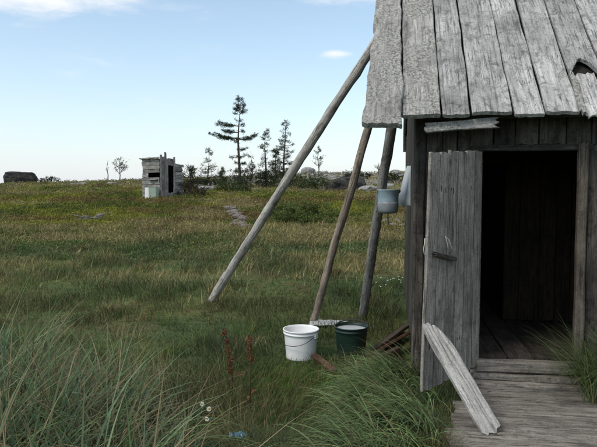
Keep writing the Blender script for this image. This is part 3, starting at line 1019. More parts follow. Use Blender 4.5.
# front wall: upright boards
for (u0, u1, z0, z1, th) in ((0.0, 0.10, -0.2, 1.86, 0.03), (0.105, 0.22, -0.2, 1.78, 0.025), (0.225, 0.33, -0.2, 1.98, 0.045), (0.335, 0.42, -0.2, 1.70, 0.025),
                             (0.42, 0.56, 1.42, 1.72, 0.025), (0.565, 0.70, 1.44, 1.70, 0.025), (0.42, 0.56, -0.2, 0.22, 0.025), (0.565, 0.70, -0.2, 0.24, 0.025),
                             (0.705, 0.80, -0.2, 1.78, 0.035)):
    vplank(u0, u1, z0, z1, -0.018 - th / 2, out, M_SHED, T=th, name='board', wob=0.012, jag=0.02)
z = -0.15
while z < 1.42:
    h_ = rnd.uniform(0.13, 0.2)
    x1 = WF + rnd.uniform(-0.02, 0.06)
    plank('board', x1 - 0.8, h_ - 0.014, 0.025, M_SHED, out, frame((0.805, -0.028, z + h_ / 2), (1, 0, -0.02), (0, 0, 1)), wob=0.012, jag=0.03)
    z += h_
for (y, dz) in ((0.1, 0.0), (0.38, 0.02), (0.66, -0.01), (0.95, 0.01), (1.18, 0.03)):
    plank('roof_board', WF + 0.28, 0.26, 0.025, M_SHED, out, frame((-0.16, y, 1.70 + dz), (1, 0, -0.20), (0, 1, 0)), wob=0.012, jag=0.04)

# old two-coloured cabinet left of the outhouse front
cp = gp(150.5, 198.5)
cp = out.matrix_basis @ Vector((-0.14, 0.30, 0)) if False else None
cab_w = Matrix.Translation(OC) @ Matrix.Rotation(R(50), 4, 'Z') @ Vector((-0.32, 0.08, 0))
cab_g = ground(cab_w.x, cab_w.y)
cab = empty('metal_cabinet', cab_g, R(50 - 62), 'small cabinet, white on one side and pale green on the other, beside the outhouse', 'cabinet')
mesh_obj('body', *boxes_geo([(-0.22, 0.22, -0.13, 0.13, -0.05, 0.46)]), M_MINT, cab)
mesh_obj('white_door', *boxes_geo([(-0.245, -0.223, -0.14, 0.14, -0.03, 0.48)]), M_WHITE, cab)
mesh_obj('top', *boxes_geo([(-0.23, 0.23, -0.14, 0.14, 0.463, 0.475)]), M_MINT, cab)
mesh_obj('white_panel', *boxes_geo([(-0.222, -0.08, -0.146, -0.133, -0.03, 0.455)]), M_WHITE, cab)

# ================================================================== ROCKS
def rock_geo(sx, sy, sz, seed, sub=3, box=0.35, rough=0.22):
    bm = bmesh.new()
    bmesh.ops.create_icosphere(bm, subdivisions=sub, radius=1)
    for v in bm.verts:
        c = v.co.copy()
        m_ = max(abs(c.x), abs(c.y), abs(c.z))
        cb = c / m_
        c = c.lerp(cb * 0.85, box)
        n_ = mnoise.fractal(c * 1.3 + Vector((seed * 7.1, seed, 0)), 1.0, 2.0, 4)
        c *= 1 + rough * n_
        c.z = max(c.z, -0.6)
        v.co = Vector((c.x * sx, c.y * sy, c.z * sz))
    me_ = bpy.data.meshes.new('rock')
    bm.to_mesh(me_); bm.free()
    return me_


def rock(name, me_, pos, rz, label, mat, group=None, sc=(1, 1, 1), cat='rock'):
    if not me_.materials: me_.materials.append(mat)
    o = bpy.data.objects.new(name, me_)
    o.location = pos; o.rotation_euler = (0, 0, rz); o.scale = sc
    link(o)
    return tag(o, label, cat, group)


D = 58
g = ground((21.5 - 298.5) / 580 * D, D)
zt = P(21, 171, D).z; zb = P(21, 183, D).z
rock('boulder', rock_geo(1.62, 1.2, (zt - zb) * 0.70, 3, 4, 0.62, 0.13), (g.x, D, zb + (zt - zb) * 0.30), 0.2, 'large blocky dark boulder on the left skyline', M_ROCKD, cat='boulder')
D = 33
g = ground((348 - 298.5) / 580 * D, D)
rock('boulder', rock_geo(1.15, 0.9, 0.8, 5, 4, 0.2, 0.25), (g.x, D, P(348, 190, D).z), 0.4, 'rounded dark boulder seen between the leaning poles', M_ROCKD, cat='boulder')
D = 58
rock('boulder', rock_geo(0.75, 0.6, 0.4, 9, 3, 0.3, 0.2), (P(308, 172, D).x, D, P(308, 171, D).z), 0.4, 'grey boulder on the skyline just right of the long pole', M_ROCK, cat='boulder')
kinds = [rock_geo(0.5, 0.35, 0.14, 21, 2), rock_geo(0.38, 0.4, 0.18, 22, 2), rock_geo(0.7, 0.4, 0.13, 23, 2), rock_geo(0.28, 0.26, 0.16, 24, 2)]
rr = random.Random(5)
cnt = 0
while cnt < 110:
    D = rr.uniform(30, 58); px = rr.uniform(195, 425)
    if rr.random() < 0.1: px = rr.uniform(60, 195); D = rr.uniform(40, 58)
    g = ground((px - 298.5) / 580 * D, D)
    s_ = rr.uniform(0.5, 1.35)
    rock('ridge_stone', kinds[rr.randrange(4)], g + Vector((0, 0, 0.04 * s_)), rr.uniform(0, 6.28), 'pale flat stone strewn among many on the far stony ridge', M_ROCK, 'pale stones on the ridge', (s_, s_, s_ * rr.uniform(0.7, 1.2)), 'stone')
    cnt += 1
pk = [rock_geo(0.13, 0.11, 0.05, 31, 2), rock_geo(0.09, 0.1, 0.05, 32, 2), rock_geo(0.18, 0.12, 0.05, 33, 2)]
for i in range(60):
    py = rr.uniform(207, 229); t = (py - 207) / 22
    g = gp(230 + 11 * t + rr.uniform(-4 - 2 * t, 4 + 6 * t), py)
    s_ = rr.uniform(0.6, 1.25)
    rock('path_stone', pk[rr.randrange(3)], g + Vector((0, 0, 0.05)), rr.uniform(0, 6.28), 'pinkish-grey stone of the small stony patch left of the long pole', M_ROCKP, 'stones of the pinkish patch', (s_, s_, s_), 'stone')
for (px, py, s_) in ((92, 192, 1), (150, 204, .8), (100, 217, 1.2), (108, 215, .9), (85, 219, 1.0), (372, 226, 1.2), (385, 223, 1.3), (398, 222, 1.1), (378, 231, .8), (402, 227, .9), (392, 226, 1.0)):
    g = gp(px, py)
    left = px < 200
    rock('meadow_stone', pk[rr.randrange(3)], g + Vector((0, 0, 0.035)), rr.uniform(0, 6.28), 'small pale stone in the meadow below and left of the outhouse' if left else 'small pale stone below the hanging wash pot', M_ROCK,
         'pale stones in the left meadow' if left else 'pale stones below the wash pot', (s_ * 1.0, s_ * 1.0, s_ * 1.1), 'stone')


# dead branches heap in the left meadow
hp = gp(88, 221)
heap = empty('brush_heap', hp, 0, 'low heap of dead grey branches in the left meadow', 'brush heap')
for i in range(14):
    a_ = rr.uniform(0, 6.28); l_ = rr.uniform(0.3, 0.7)
    c_ = Vector((rr.uniform(-.35, .35), rr.uniform(-.15, .15), rr.uniform(0.03, 0.14)))
    d_ = Vector((math.cos(a_) * l_, math.sin(a_) * l_ * 0.5, rr.uniform(-.08, .12)))
    tube('branch', [c_ - d_ * .5, c_ + Vector((0, 0, rr.uniform(-.03, .04))), c_ + d_ * .5], [0.022, 0.018, 0.008], M_GREYB, heap, n=5)


# ================================================================== TREES
def rand_unit(rs, n):
    v = rs.normal(size=(n, 3)); return v / np.linalg.norm(v, axis=1)[:, None]


def needle_tris(C, Dn, rs, per, L, W, cols):
    """tufts: at every centre C with direction Dn, 'per' thin triangles"""
    n = len(C)
    Cc = np.repeat(C, per, 0); Dd = np.repeat(Dn, per, 0)
    d = Dd * 0.7 + rand_unit(rs, n * per) * 0.8
    d /= np.linalg.norm(d, axis=1)[:, None]
    s_ = np.cross(d, rand_unit(rs, n * per)); s_ /= (np.linalg.norm(s_, axis=1)[:, None] + 1e-6)
    l_ = L * rs.uniform(0.6, 1.2, (n * per, 1)); w_ = W * rs.uniform(0.6, 1.2, (n * per, 1))
    j = rs.normal(size=(n * per, 3)) * L * 0.35
    a_ = Cc + j
    V = np.stack([a_ - s_ * w_, a_ + s_ * w_, a_ + d * l_], 1).reshape(-1, 3)
    F = np.arange(len(V)).reshape(-1, 3)
    col = np.repeat(np.repeat(cols, per, 0) * rs.uniform(0.75, 1.25, (n * per, 1)), 3, 0)
    return V, F, col


def conifer(name, label, px, D, py_top, seed, spread=0.30, style='spruce', dens=1.0, base_py=None, lean=0.0, bare=0.0, base=(0.034, 0.048, 0.026), cat='tree', group=None):
    rs = np.random.RandomState(seed)
    g = ground((px - 298.5) / 580 * D, D)
    Ht = P(px, py_top, D).z - g.z
    e = empty(name, g - Vector((0, 0, 0.05)), 0, label, cat, group)
    nseg = 14
    pts = []; rad = []
    r0 = 0.018 * Ht + 0.012
    bx, by = rs.uniform(-1, 1, 2)
    for i in range(nseg + 1):
        t = i / nseg
        pts.append(Vector((lean * Ht * t + 0.03 * Ht * math.sin(t * 5 + bx * 3) * t, 0.02 * Ht * math.sin(t * 4 + by * 3) * t, Ht * t)))
        rad.append(max(0.008, r0 * (1 - t) ** 0.9))
    TV, TF = tube_geo(pts, rad, 7)
    TV = list(TV); TF = list(TF)

    def trunk_at(t):
        a_ = t * nseg; i = min(nseg - 1, int(a_)); return pts[i].lerp(pts[i + 1], a_ - i)
    C = []; Dn = []; cols = []
    if style == 'pine':
        levels = []
        def lv(tl, ln, n_, a0, sp, up0=-0.05, up1=0.22):
            for k_ in range(n_):
                levels.append((tl + rs.uniform(-.012, .012), ln * rs.uniform(0.6, 1.1), a0 + rs.normal() * sp, rs.uniform(up0, up1)))
        for tl in np.linspace(0.80, 0.985, 9): lv(tl, 0.10 - 0.06 * (tl - .8) / .19, 3, rs.uniform(0, 6.28), 1.8, 0.1, 0.6)
        lv(0.73, .07, 3, 0, 1.5); lv(0.675, .25, 5, math.pi, .45); lv(0.675, .08, 2, 0, .6)
        lv(0.605, .20, 4, math.pi, .5); lv(0.60, .07, 2, 0, .6)
        lv(0.525, .32, 6, math.pi, .35); lv(0.52, .21, 5, 0, .4); lv(0.50, .12, 3, 1.5, 1.5)
        lv(0.40, .12, 3, 0, 1.6); lv(0.31, .13, 4, 3, 1.6); lv(0.22, .11, 4, 0, 1.6); lv(0.14, .12, 5, 3, 1.6)
    else:
        levels = []
        nl = int(26 * dens) + 6
        for i in range(nl):
            t = 0.10 + 0.88 * (i / nl)
            if rs.rand() < bare: continue
            for k_ in range(rs.randint(2, 5)):
                levels.append((t + rs.uniform(-.02, .02), spread * (1 - t) ** 0.7 * rs.uniform(0.25, 1.35) + 0.02, rs.uniform(0, 6.28), rs.uniform(-0.25, 0.35)))
    for (t, ln, a_, up) in levels:
        p0 = trunk_at(min(1, max(0, t))); L = ln * Ht
        d_ = Vector((math.cos(a_), math.sin(a_), up))
        p1 = p0 + d_ * L * 0.6 + Vector((0, 0, -0.02 * L)); p2 = p0 + d_ * L + Vector((0, 0, 0.08 * L))
        v_, f_ = tube_geo([p0, p1, p2], [max(0.010, r0 * 0.28 * (1 - t) + 0.006), 0.010, 0.006], 4, cap=False)
        TF += [tuple(len(TV) + i for i in f) for f in f_]; TV += v_
        ns = max(3, int(L / (0.060 if style == 'pine' else 0.085) * dens))
        for i in range(ns):
            q = 0.30 + 0.70 * rs.rand() ** 0.7
            if style == 'pine' and rs.rand() < 0.15: continue
            p = (p0.lerp(p1, q / 0.6) if q < 0.6 else p1.lerp(p2, (q - 0.6) / 0.4))
            sd_ = Vector((-math.sin(a_), math.cos(a_), 0)) * rs.normal() * 0.13 * L * (1.1 - abs(q - 0.7))
            C.append(p + sd_ + Vector((0, 0, rs.normal() * 0.03))); Dn.append((d_ * 0.6 + sd_.normalized() * 0.5 + Vector((0, 0, 0.3))).normalized())
            cols.append(np.array(base) * rs.uniform(0.7, 1.5) * np.array((rs.uniform(.9, 1.25), 1, rs.uniform(.8, 1.1))))
    mesh_obj('trunk', TV, TF, M_BARK, e, smooth=True)
    if C:
        V, F, col = needle_tris(np.array(C), np.array(Dn), rs, 10 if style == 'pine' else 8, 0.13, 0.015, np.array(cols))
        tri_mesh('crown', V, F, col, M_NEEDLE, e)
    return e


conifer('pine_tree', 'tallest pine with flat tiered branches among the far trees', 240, 41, 97, 4, style='pine', dens=1.35, lean=-0.01)
conifer('spruce_tree', 'slim pointed spruce nearest the long pole, second tallest tree', 284, 41, 118, 12, 0.22, dens=1.0, bare=0.15)
conifer('spruce_tree', 'thin ragged spruce between the tallest pine and pointed spruce', 266, 42, 127, 13, 0.22, dens=0.85, bare=0.3)
conifer('young_spruce', 'small thin spruce at the right foot of the tallest pine', 252, 42, 150, 14, 0.16, dens=0.6, bare=0.5)
conifer('young_spruce', 'small spruce in front of the two slim spruces', 276, 40, 146, 15, 0.26, dens=0.8, bare=0.3)
conifer('young_pine', 'little sparse pine between the outhouse and the tallest pine', 208, 37, 147, 16, 0.32, dens=0.65, bare=0.45, lean=0.03)
conifer('young_pine', 'little bent pine directly right of the outhouse', 191, 25.5, 161, 17, 0.40, dens=0.8, bare=0.4, lean=-0.06)
conifer('young_pine', 'low ragged pine in the gap left of the tallest pine', 222, 40, 166, 18, 0.40, dens=0.6, bare=0.4)


def bare_tree(name, label, px, D, py_top, seed, n=9, tuft=0.3, col=(0.06, 0.06, 0.035), spread=0.28):
    rs = np.random.RandomState(seed)
    g = ground((px - 298.5) / 580 * D, D)
    Ht = P(px, py_top, D).z - g.z
    e = empty(name, g - Vector((0, 0, 0.03)), 0, label, 'tree')
    TV, TF = tube_geo([(0, 0, 0), (0.03 * Ht, 0, Ht * .35), (-0.02 * Ht, 0.02, Ht * .7), (0.04 * Ht, 0, Ht)], [0.05, 0.04, 0.028, 0.012], 6)
    TV = list(TV); TF = list(TF); C = []; Dn = []
    for i in range(n):
        t = rs.uniform(0.35, 0.97); a_ = rs.uniform(0, 6.28); L = Ht * spread * (1.2 - t) * rs.uniform(.6, 1.2)
        p0 = Vector((0, 0, Ht * t)); p1 = p0 + Vector((math.cos(a_) * L, math.sin(a_) * L, L * rs.uniform(.5, 1.2)))
        pm = p0.lerp(p1, .5) + Vector((0, 0, -.05 * L))
        v_, f_ = tube_geo([p0, pm, p1], [0.02, 0.015, 0.008], 4, cap=False)
        TF += [tuple(len(TV) + k_ for k_ in f) for f in f_]; TV += v_
        for k_ in range(int(14 * tuft) + 1):
            q = rs.uniform(.4, 1.05); C.append(p0.lerp(p1, q) + Vector(rs.normal(size=3) * 0.06)); Dn.append(Vector((0, 0, 1)))
    mesh_obj('trunk', TV, TF, M_GREYB, e, smooth=True)
    cols = np.array([np.array(col) * rs.uniform(.7, 1.3) for _ in C])
    V, F, c_ = needle_tris(np.array(C), np.array(Dn), rs, 6, 0.10, 0.02, cols)
    tri_mesh('crown', V, F, c_, M_LEAF, e)


bare_tree('bare_birch', 'thin nearly bare birch right of the long pole', 318, 46, 148, 31, 14, 0.55, (0.10, 0.085, 0.06))
bare_tree('bare_birch', 'bushy half-bare birch on the skyline left of the outhouse', 120, 52, 159, 32, 18, 0.5, (0.08, 0.07, 0.05), 0.5)
bare_tree('bare_birch', 'leafless thin sapling on the skyline far left of the outhouse', 108, 53, 160, 33, 4, 0.05, (0.09, 0.08, 0.06), 0.12)
bare_tree('bare_birch', 'small bare sapling on the ridge between the two steeper poles', 378, 44, 162, 34, 7, 0.3, (0.10, 0.09, 0.06), 0.4)


def shrub(name, label, px, D, w, h, seed, col, n=260, per=9, L=0.10, W=0.022, group=None, py=None, depth=None):
    rs = np.random.RandomState(seed)
    g = ground((px - 298.5) / 580 * D, D)
    if depth is None: depth = w * 0.7
    e = empty(name, g - Vector((0, 0, 0.02)), 0, label, 'shrub', group)
    nc = 14
    cc = rs.uniform(-1, 1, (nc, 3)); cc[:, 2] = rs.uniform(0.1, 0.75, nc)
    cc[:, 2] *= 1 - 0.5 * cc[:, 0] ** 2
    TV = []; TF = []
    for k_ in range(nc):
        v_, f_ = tube_geo([(0.3 * cc[k_, 0] * w * .5, 0, 0), (cc[k_, 0] * w * .4, cc[k_, 1] * depth * .4, cc[k_, 2] * h)], [0.018, 0.007], 4, cap=False)
        TF += [tuple(len(TV) + i for i in f) for f in f_]; TV += v_
    mesh_obj('stem', TV, TF, M_BARK, e)
    idx = rs.randint(0, nc, n)
    C = cc[idx] + rs.normal(size=(n, 3)) * np.array((0.17, 0.17, 0.15))
    C[:, 2] = np.abs(C[:, 2])
    C = C * np.array((w / 2, depth / 2, h))
    Dn = C - np.array((0, 0, -0.1)); Dn /= np.linalg.norm(Dn, axis=1)[:, None]
    cl_ = np.array(col) * rs.uniform(.7, 1.35, (nc, 1))[idx] * rs.uniform(.8, 1.2, (n, 1))
    V, F, c_ = needle_tris(C, Dn, rs, per, L, W, cl_)
    tri_mesh('foliage', V, F, c_, M_LEAF, e)


DG = (0.026, 0.036, 0.018); MG = (0.050, 0.070, 0.026); YG = (0.065, 0.080, 0.028)
for i, (px, D, w, h, c_, lab) in enumerate((
        (243, 36, 2.4, 1.25, DG, 'dark juniper below the tallest pine, left end of the dark thicket'),
        (260, 34, 2.2, 1.15, DG, 'dark juniper in the thicket below the thin ragged spruce'),
        (278, 35, 2.2, 1.25, DG, 'dark juniper in the thicket below the pointed spruce'),
        (297, 34, 2.3, 1.0, MG, 'dark green juniper just behind the long pole'),
        (316, 33, 2.0, 0.8, MG, 'low green juniper left of the dark boulder'),
        (192, 24.3, 1.15, 1.0, (0.055, 0.046, 0.032), 'dark bristly bush at the right side of the outhouse'),
        (231, 30, 1.8, 0.65, MG, 'low green bush in front of the tallest pine'),
        (208, 34, 1.8, 0.6, DG, 'low dark bush below the little sparse pine'),
        (55, 55, 2.6, 0.75, DG, 'low dark bush on the skyline right of the blocky boulder'),
        (395, 40, 2.2, 1.0, DG, 'dark bush on the ridge right of the steepest pole'),
        (357, 42, 1.6, 0.9, DG, 'small dark bush on the ridge between the poles'),
        (170, 50, 1.8, 0.6, DG, 'low bush on the skyline just behind the outhouse'))):
    dn = 0.42 if px == 192 else 0.85
    shrub('juniper_bush', lab, px, D, w, h, 50 + i, c_, n=int(300 * dn), L=0.11, W=0.020)
for i, (px, D, w, h, lab) in enumerate((
        (280, 17.5, 1.1, 0.55, 'low leafy shrub at the left end of the green shrub row'),
        (300, 17.2, 1.2, 0.60, 'leafy shrub in the middle of the green shrub row'),
        (322, 17.5, 1.1, 0.55, 'leafy shrub at the right end of the green shrub row'),
        (290, 16.2, 1.0, 0.40, 'low shrub in front of the green shrub row, left of the pole'),
        (314, 16.2, 1.0, 0.42, 'low shrub in front of the green shrub row, near the middle pole'))):
    shrub('leafy_shrub', lab, px, D, w, h, 80 + i, (0.100, 0.128, 0.040), n=420, per=8, L=0.06, W=0.016)

# ================================================================== SMALL PLANTS
def dock(px, py, D_top_py, label, seed, tilt):
    rs = np.random.RandomState(seed)
    g = gp(px, py)
    Ht = P(px, D_top_py, g.y).z - g.z
    e = empty('dock_plant', g - Vector((0, 0, .01)), 0, label, 'plant', 'dry dock plants in the near grass')
    top = Vector((tilt * Ht, 0, Ht))
    tube('stem', [(0, 0, 0), Vector((tilt * Ht * .3, 0, Ht * .5)), top * 0.98], [0.006, 0.005, 0.003], M_DOCKS, e, n=6)
    clusters = [(0.93, 0.035, 0.075), (0.80, 0.040, 0.09), (0.70, 0.030, 0.06)] if seed == 1 else [(0.92, 0.032, 0.06), (0.80, 0.030, 0.05), (0.68, 0.042, 0.09), (0.55, 0.04, 0.08), (0.42, 0.03, 0.06)]
    V = []; F = []
    for (t, r, hh_) in clusters:
        c_ = Vector((tilt * Ht * t, 0, Ht * t)) + Vector((rs.uniform(-.012, .012), 0, 0))
        for k_ in range(85):
            d_ = Vector(rs.normal(size=3)).normalized() * (rs.rand() ** .4)
            p = c_ + Vector((d_.x * r * .72, d_.y * r * .72, d_.z * hh_ * .55))
            n_ = Vector(rs.normal(size=3)).normalized(); a_ = n_.orthogonal().normalized(); b3 = n_.cross(a_)
            s_ = rs.uniform(.004, .008)
            b0 = len(V)
            V += [p + a_ * s_, p + b3 * s_, p - a_ * s_, p - b3 * s_]; F += [(b0, b0 + 1, b0 + 2, b0 + 3)]
    o = mesh_obj('seed_head', V, F, M_DOCK, e)
    for k_ in range(3):
        a_ = rs.uniform(0, 6.28); z_ = Ht * rs.uniform(.1, .35)
        d_ = Vector((math.cos(a_), math.sin(a_), .4)) * .10
        s_ = Vector((-math.sin(a_), math.cos(a_), 0)) * .012
        b_0 = Vector((0, 0, z_))
        mesh_obj('leaf', [b_0, b_0 + d_ * .5 + s_, b_0 + d_ - Vector((0, 0, .03)), b_0 + d_ * .5 - s_], [(0, 1, 2, 3)], M_DOCK, e)


dock(250, 412, 334, 'right of two rust-brown dry dock plants, with one thick seed head', 1, 0.01)
dock(234, 398, 326, 'left of two rust-brown dry dock plants, bent, with scattered seed clusters', 2, -0.13)


def daisy(px, py, hgt, label, rot=0.0, face=(0, -0.7, 0.7)):
    g = gp(px, py + hgt * 0)
    top = P(px, py, g.y - 0.25)
    gr = ground(top.x, top.y)
    e = empty('daisy', gr, 0, label, 'flower', 'white daisies in the near grass')
    tz = top.z - gr.z
    if tz < 0.08: tz = 0.08
    tube('stem', [(0, 0, 0), (0.01, 0.01, tz * .5), (0, 0, tz)], 0.0016, M_STEMG, e, n=5)
    fm = Vector(face).normalized().to_track_quat('Z', 'Y').to_matrix().to_4x4()
    fm = fm @ Matrix.Scale(0.68, 4)
    fm.translation = (0, 0, tz)
    V, F = lathe_geo([(0.001, 0.006), (0.007, 0.005), (0.009, 0.0), (0.001, -0.002)][::-1], 12)
    mesh_obj('disc', V, F, M_YELLOW, e, smooth=True, M=fm)
    for k_ in range(11):
        a_ = 2 * math.pi * k_ / 11 + rot
        m_ = fm @ Matrix.Rotation(a_, 4, 'Z')
        mesh_obj('petal', [(0.007, -0.002, 0), (0.016, -0.0042, 0.001), (0.024, -0.002, -0.001), (0.024, 0.002, -0.001), (0.016, 0.0042, 0.001), (0.007, 0.002, 0)], [tuple(range(6))], M_PETAL, e, M=m_)


daisy(202, 404, 0, 'upper left white daisy in the grass left of the dock plants', 0.1, (-0.3, -0.8, 0.4))
daisy(209, 409, 0, 'middle white daisy with open yellow disc left of the dock plants', 0.3, (0.1, -0.9, 0.5))
daisy(207, 419, 0, 'lowest white daisy of three left of the dock plants', 0.2, (0.5, -0.5, 0.7))
yr = gp(388, 289)
rr = random.Random(8)
for i in range(16):
    g = gp(388 + rr.uniform(-14, 14), 288 + rr.uniform(-4, 5))
    e = empty('small_white_flower', g, 0, 'tiny white flower head in the patch behind the steepest pole base', 'flower', 'tiny white flowers near the hut corner')
    hz_ = rr.uniform(.07, .14)
    tube('stem', [(0, 0, 0), (0.005, 0, hz_)], 0.002, M_STEMG, e, n=4)
    V, F = lathe_geo([(0.003, -0.003), (0.010, 0.001), (0.008, 0.005), (0.002, 0.006)], 7)
    o = mesh_obj('flower_head', V, F, M_PETAL, e); o.location = (0.005, 0, hz_)
bs_ = gp(238, 443)
V, F = [], []
for j in range(6):
    for i in range(8):
        q = i / 7 - .5; t = j / 5 - .5
        V.append((q * 0.10, t * 0.05, 0.045 + 0.014 * math.sin(q * 9 + t * 5) + 0.01 * math.cos(t * 8)))
nb = len(V)
V += [(x_, y_, z_ - 0.003) for x_, y_, z_ in V]
for j in range(5):
    for i in range(7):
        a_ = j * 8 + i
        F.append((a_, a_ + 1, a_ + 9, a_ + 8)); F.append((nb + a_ + 8, nb + a_ + 9, nb + a_ + 1, nb + a_))
o = mesh_obj('plastic_scrap', V, F, M_BLUE, None, smooth=True); o.location = bs_
tag(o, 'small crumpled blue plastic scrap at the bottom edge of the grass', 'scrap')


# ================================================================== GRASS
def blades(x, y, L, th0, curl, az_, w, S, col, tipcol=None, rs=None, zoff=-0.01, zmin=True):
    n = len(x)
    z = H(x, y) + zoff
    p = np.stack([x, y, z], 1)
    dh = np.stack([np.cos(az_), np.sin(az_), np.zeros(n)], 1)
    sd_ = np.stack([-np.sin(az_), np.cos(az_), np.zeros(n)], 1)
    tw = rs.uniform(-0.9, 0.9, n)
    sd_ = sd_ * np.cos(tw)[:, None] + dh * np.sin(tw)[:, None]
    V = np.zeros((n, 2 * S + 1, 3), np.float32)
    C = np.zeros((n, 2 * S + 1, 3), np.float32)
    if tipcol is None: tipcol = col
    for k_ in range(S + 1):
        t = k_ / S
        wt = w * (1 - t ** 1.6) * (0.75 + 0.5 * min(t * 3, 1) * (1 - t))
        cc_ = col + (tipcol - col) * (t ** 2)
        if k_ < S:
            V[:, 2 * k_] = p - sd_ * wt[:, None]; V[:, 2 * k_ + 1] = p + sd_ * wt[:, None]
            C[:, 2 * k_] = cc_; C[:, 2 * k_ + 1] = cc_
        else:
            V[:, 2 * S] = p; C[:, 2 * S] = cc_
        th = th0 + curl * (t + 0.5 / S)
        p = p + (dh * np.sin(th)[:, None] + np.array((0, 0, 1.0)) * np.cos(th)[:, None]) * (L / S)[:, None]
        if zmin:
            p[:, 2] = np.maximum(p[:, 2], H(p[:, 0], p[:, 1]) + 0.01)
    f = []
    for k_ in range(S - 1):
        f += [(2 * k_, 2 * k_ + 1, 2 * k_ + 3), (2 * k_, 2 * k_ + 3, 2 * k_ + 2)]
    f.append((2 * S - 2, 2 * S - 1, 2 * S))
    F = (np.arange(n)[:, None, None] * (2 * S + 1) + np.array(f)[None]).reshape(-1, 3)
    return V.reshape(-1, 3), F, C.reshape(-1, 3)


def hut_uv(x, y):
    dx, dy = x - HUT_O.x, y - HUT_O.y
    c_, s_ = math.cos(HUT_A), math.sin(HUT_A)
    return dx * c_ + dy * s_, -dx * s_ + dy * c_


def clear(x, y):
    u_, v_ = hut_uv(x, y)
    ok = ~((u_ > -0.02) & (u_ < HW + 0.02) & (v_ > -0.02) & (v_ < HD + 0.02))
    ok &= ~((u_ > 0.36 + 0.1 * v_) & (u_ < 1.9) & (v_ > -1.95) & (v_ < 0.0))
    for (c_, r_) in ((wbp, 0.14), (gbp, 0.125)):
        ok &= (x - c_.x) ** 2 + (y - c_.y) ** 2 > r_ * r_
    # worn trodden spot near the buckets keeps only sparse grass
    return ok


def stuff(name, V, F, C, label, cat='grass', mat=None):
    o = tri_mesh(name, V, F, C, mat or M_GRASS)
    tag(o, label, cat, kind='stuff')
    return o


def scatter(rs, n, d0, d1, p=1.4, half=0.62, extra=0.8):
    # distances with density falling off with range
    u_ = rs.rand(n); e = 1 - p
    D_ = (d0 ** e + u_ * (d1 ** e - d0 ** e)) ** (1 / e)
    x = rs.uniform(-1, 1, n) * (half * D_ + extra)
    return x, D_


rs = np.random.RandomState(99)
# short meadow grass
x, y = scatter(rs, 215000, 2.0, 17.0, 1.55)
ok = clear(x, y); x, y = x[ok], y[ok]; n = len(x)
cl1 = fbm(x * 1.7, y * 1.7, 3); cl2 = fbm(x * 6, y * 6, 5, 2)
patch = fbm(x * 0.8 + 40, y * 0.8, 6)
L = (0.045 + 0.16 * sstep(cl1, 0.38, 0.66) + 0.05 * sstep(cl2, .5, .8)) * rs.uniform(0.6, 1.35, n) * (1 - 0.35 * sstep(patch, .55, .7))
w = np.maximum(0.0014, 0.00055 * y) * rs.uniform(0.7, 1.3, n)
col = gcol(x, y) * rs.uniform(0.5, 1.75, (n, 1)) * np.stack([rs.uniform(.9, 1.15, n), np.ones(n), rs.uniform(.8, 1.3, n)], 1) * 0.88
dry = rs.rand(n) < 0.10 + 0.25 * sstep(fbm(x * 1.1 + 5, y * 1.1, 1), .5, .7)
col[dry] = np.array((0.20, 0.16, 0.085)) * rs.uniform(.6, 1.2, (dry.sum(), 1))
azw = fbm(x * 0.5, y * 0.5, 7) * 9 + rs.normal(size=n) * 1.2
V, F, C = blades(x, y, L, rs.uniform(0.05, 0.5, n), rs.uniform(0.4, 1.6, n), azw, w, 2, col, rs=rs, zmin=False)
stuff('meadow_grass', V, F, C, 'short dark green meadow grass around the hut and buckets')

# taller dry tan grass across the middle distance
x, y = scatter(rs, 120000, 7.0, 20.0, 1.2)
keep = rs.rand(len(x)) < 0.02 + 0.95 * tanmask(x, y) + 0.12 * sstep(fbm(x * .9, y * .9, 2), .55, .7) * (y < 9)
x, y = x[keep], y[keep]; ok = clear(x, y); x, y = x[ok], y[ok]; n = len(x)
L = rs.uniform(0.08, 0.26, n) * (0.5 + 0.9 * fbm(x * 2, y * 2, 4))
col = np.array((0.43, 0.36, 0.185)) * rs.uniform(.5, 1.25, (n, 1))
grn = rs.rand(n) < 0.45
col[grn] = np.array((0.16, 0.185, 0.06)) * rs.uniform(.6, 1.2, (grn.sum(), 1))
V, F, C = blades(x, y, L, rs.uniform(0, .6, n), rs.uniform(0.2, 1.5, n), rs.normal(size=n) * 1.6, 0.00036 * y * rs.uniform(.7, 1.2, n), 3, col, rs=rs, zmin=False)
stuff('dry_grass', V, F, C, 'dry straw-coloured grass across the middle of the meadow')

# scattered tussocks and taller weeds break up the short grass
nc = 210
tx, ty = scatter(rs, nc, 4.6, 17.0, 1.1, 0.58, 0.4)
per = 55
x = (tx[:, None] + rs.normal(size=(nc, per)) * 0.09).ravel(); y = (ty[:, None] + rs.normal(size=(nc, per)) * 0.07).ravel()
tl = np.repeat(rs.uniform(.12, .30, nc), per); tcol = np.array([(0.075, 0.125, 0.04), (0.12, 0.15, 0.05), (0.30, 0.25, 0.13), (0.15, 0.095, 0.05)])[rs.choice(4, nc, p=[.4, .28, .22, .1])]
tcol = np.repeat(tcol, per, 0)
ok = clear(x, y); x, y, tl, tcol = x[ok], y[ok], tl[ok], tcol[ok]; n = len(x)
V, F, C = blades(x, y, tl * rs.uniform(.5, 1.2, n), rs.uniform(.02, .5, n), rs.uniform(.2, 1.6, n), rs.uniform(0, 6.28, n), np.maximum(.002, .00045 * y) * rs.uniform(.7, 1.3, n), 3, tcol * rs.uniform(.6, 1.4, (n, 1)), rs=rs, zmin=False)
stuff('grass_tussocks', V, F, C, 'scattered taller grass tussocks and weeds in the open meadow')

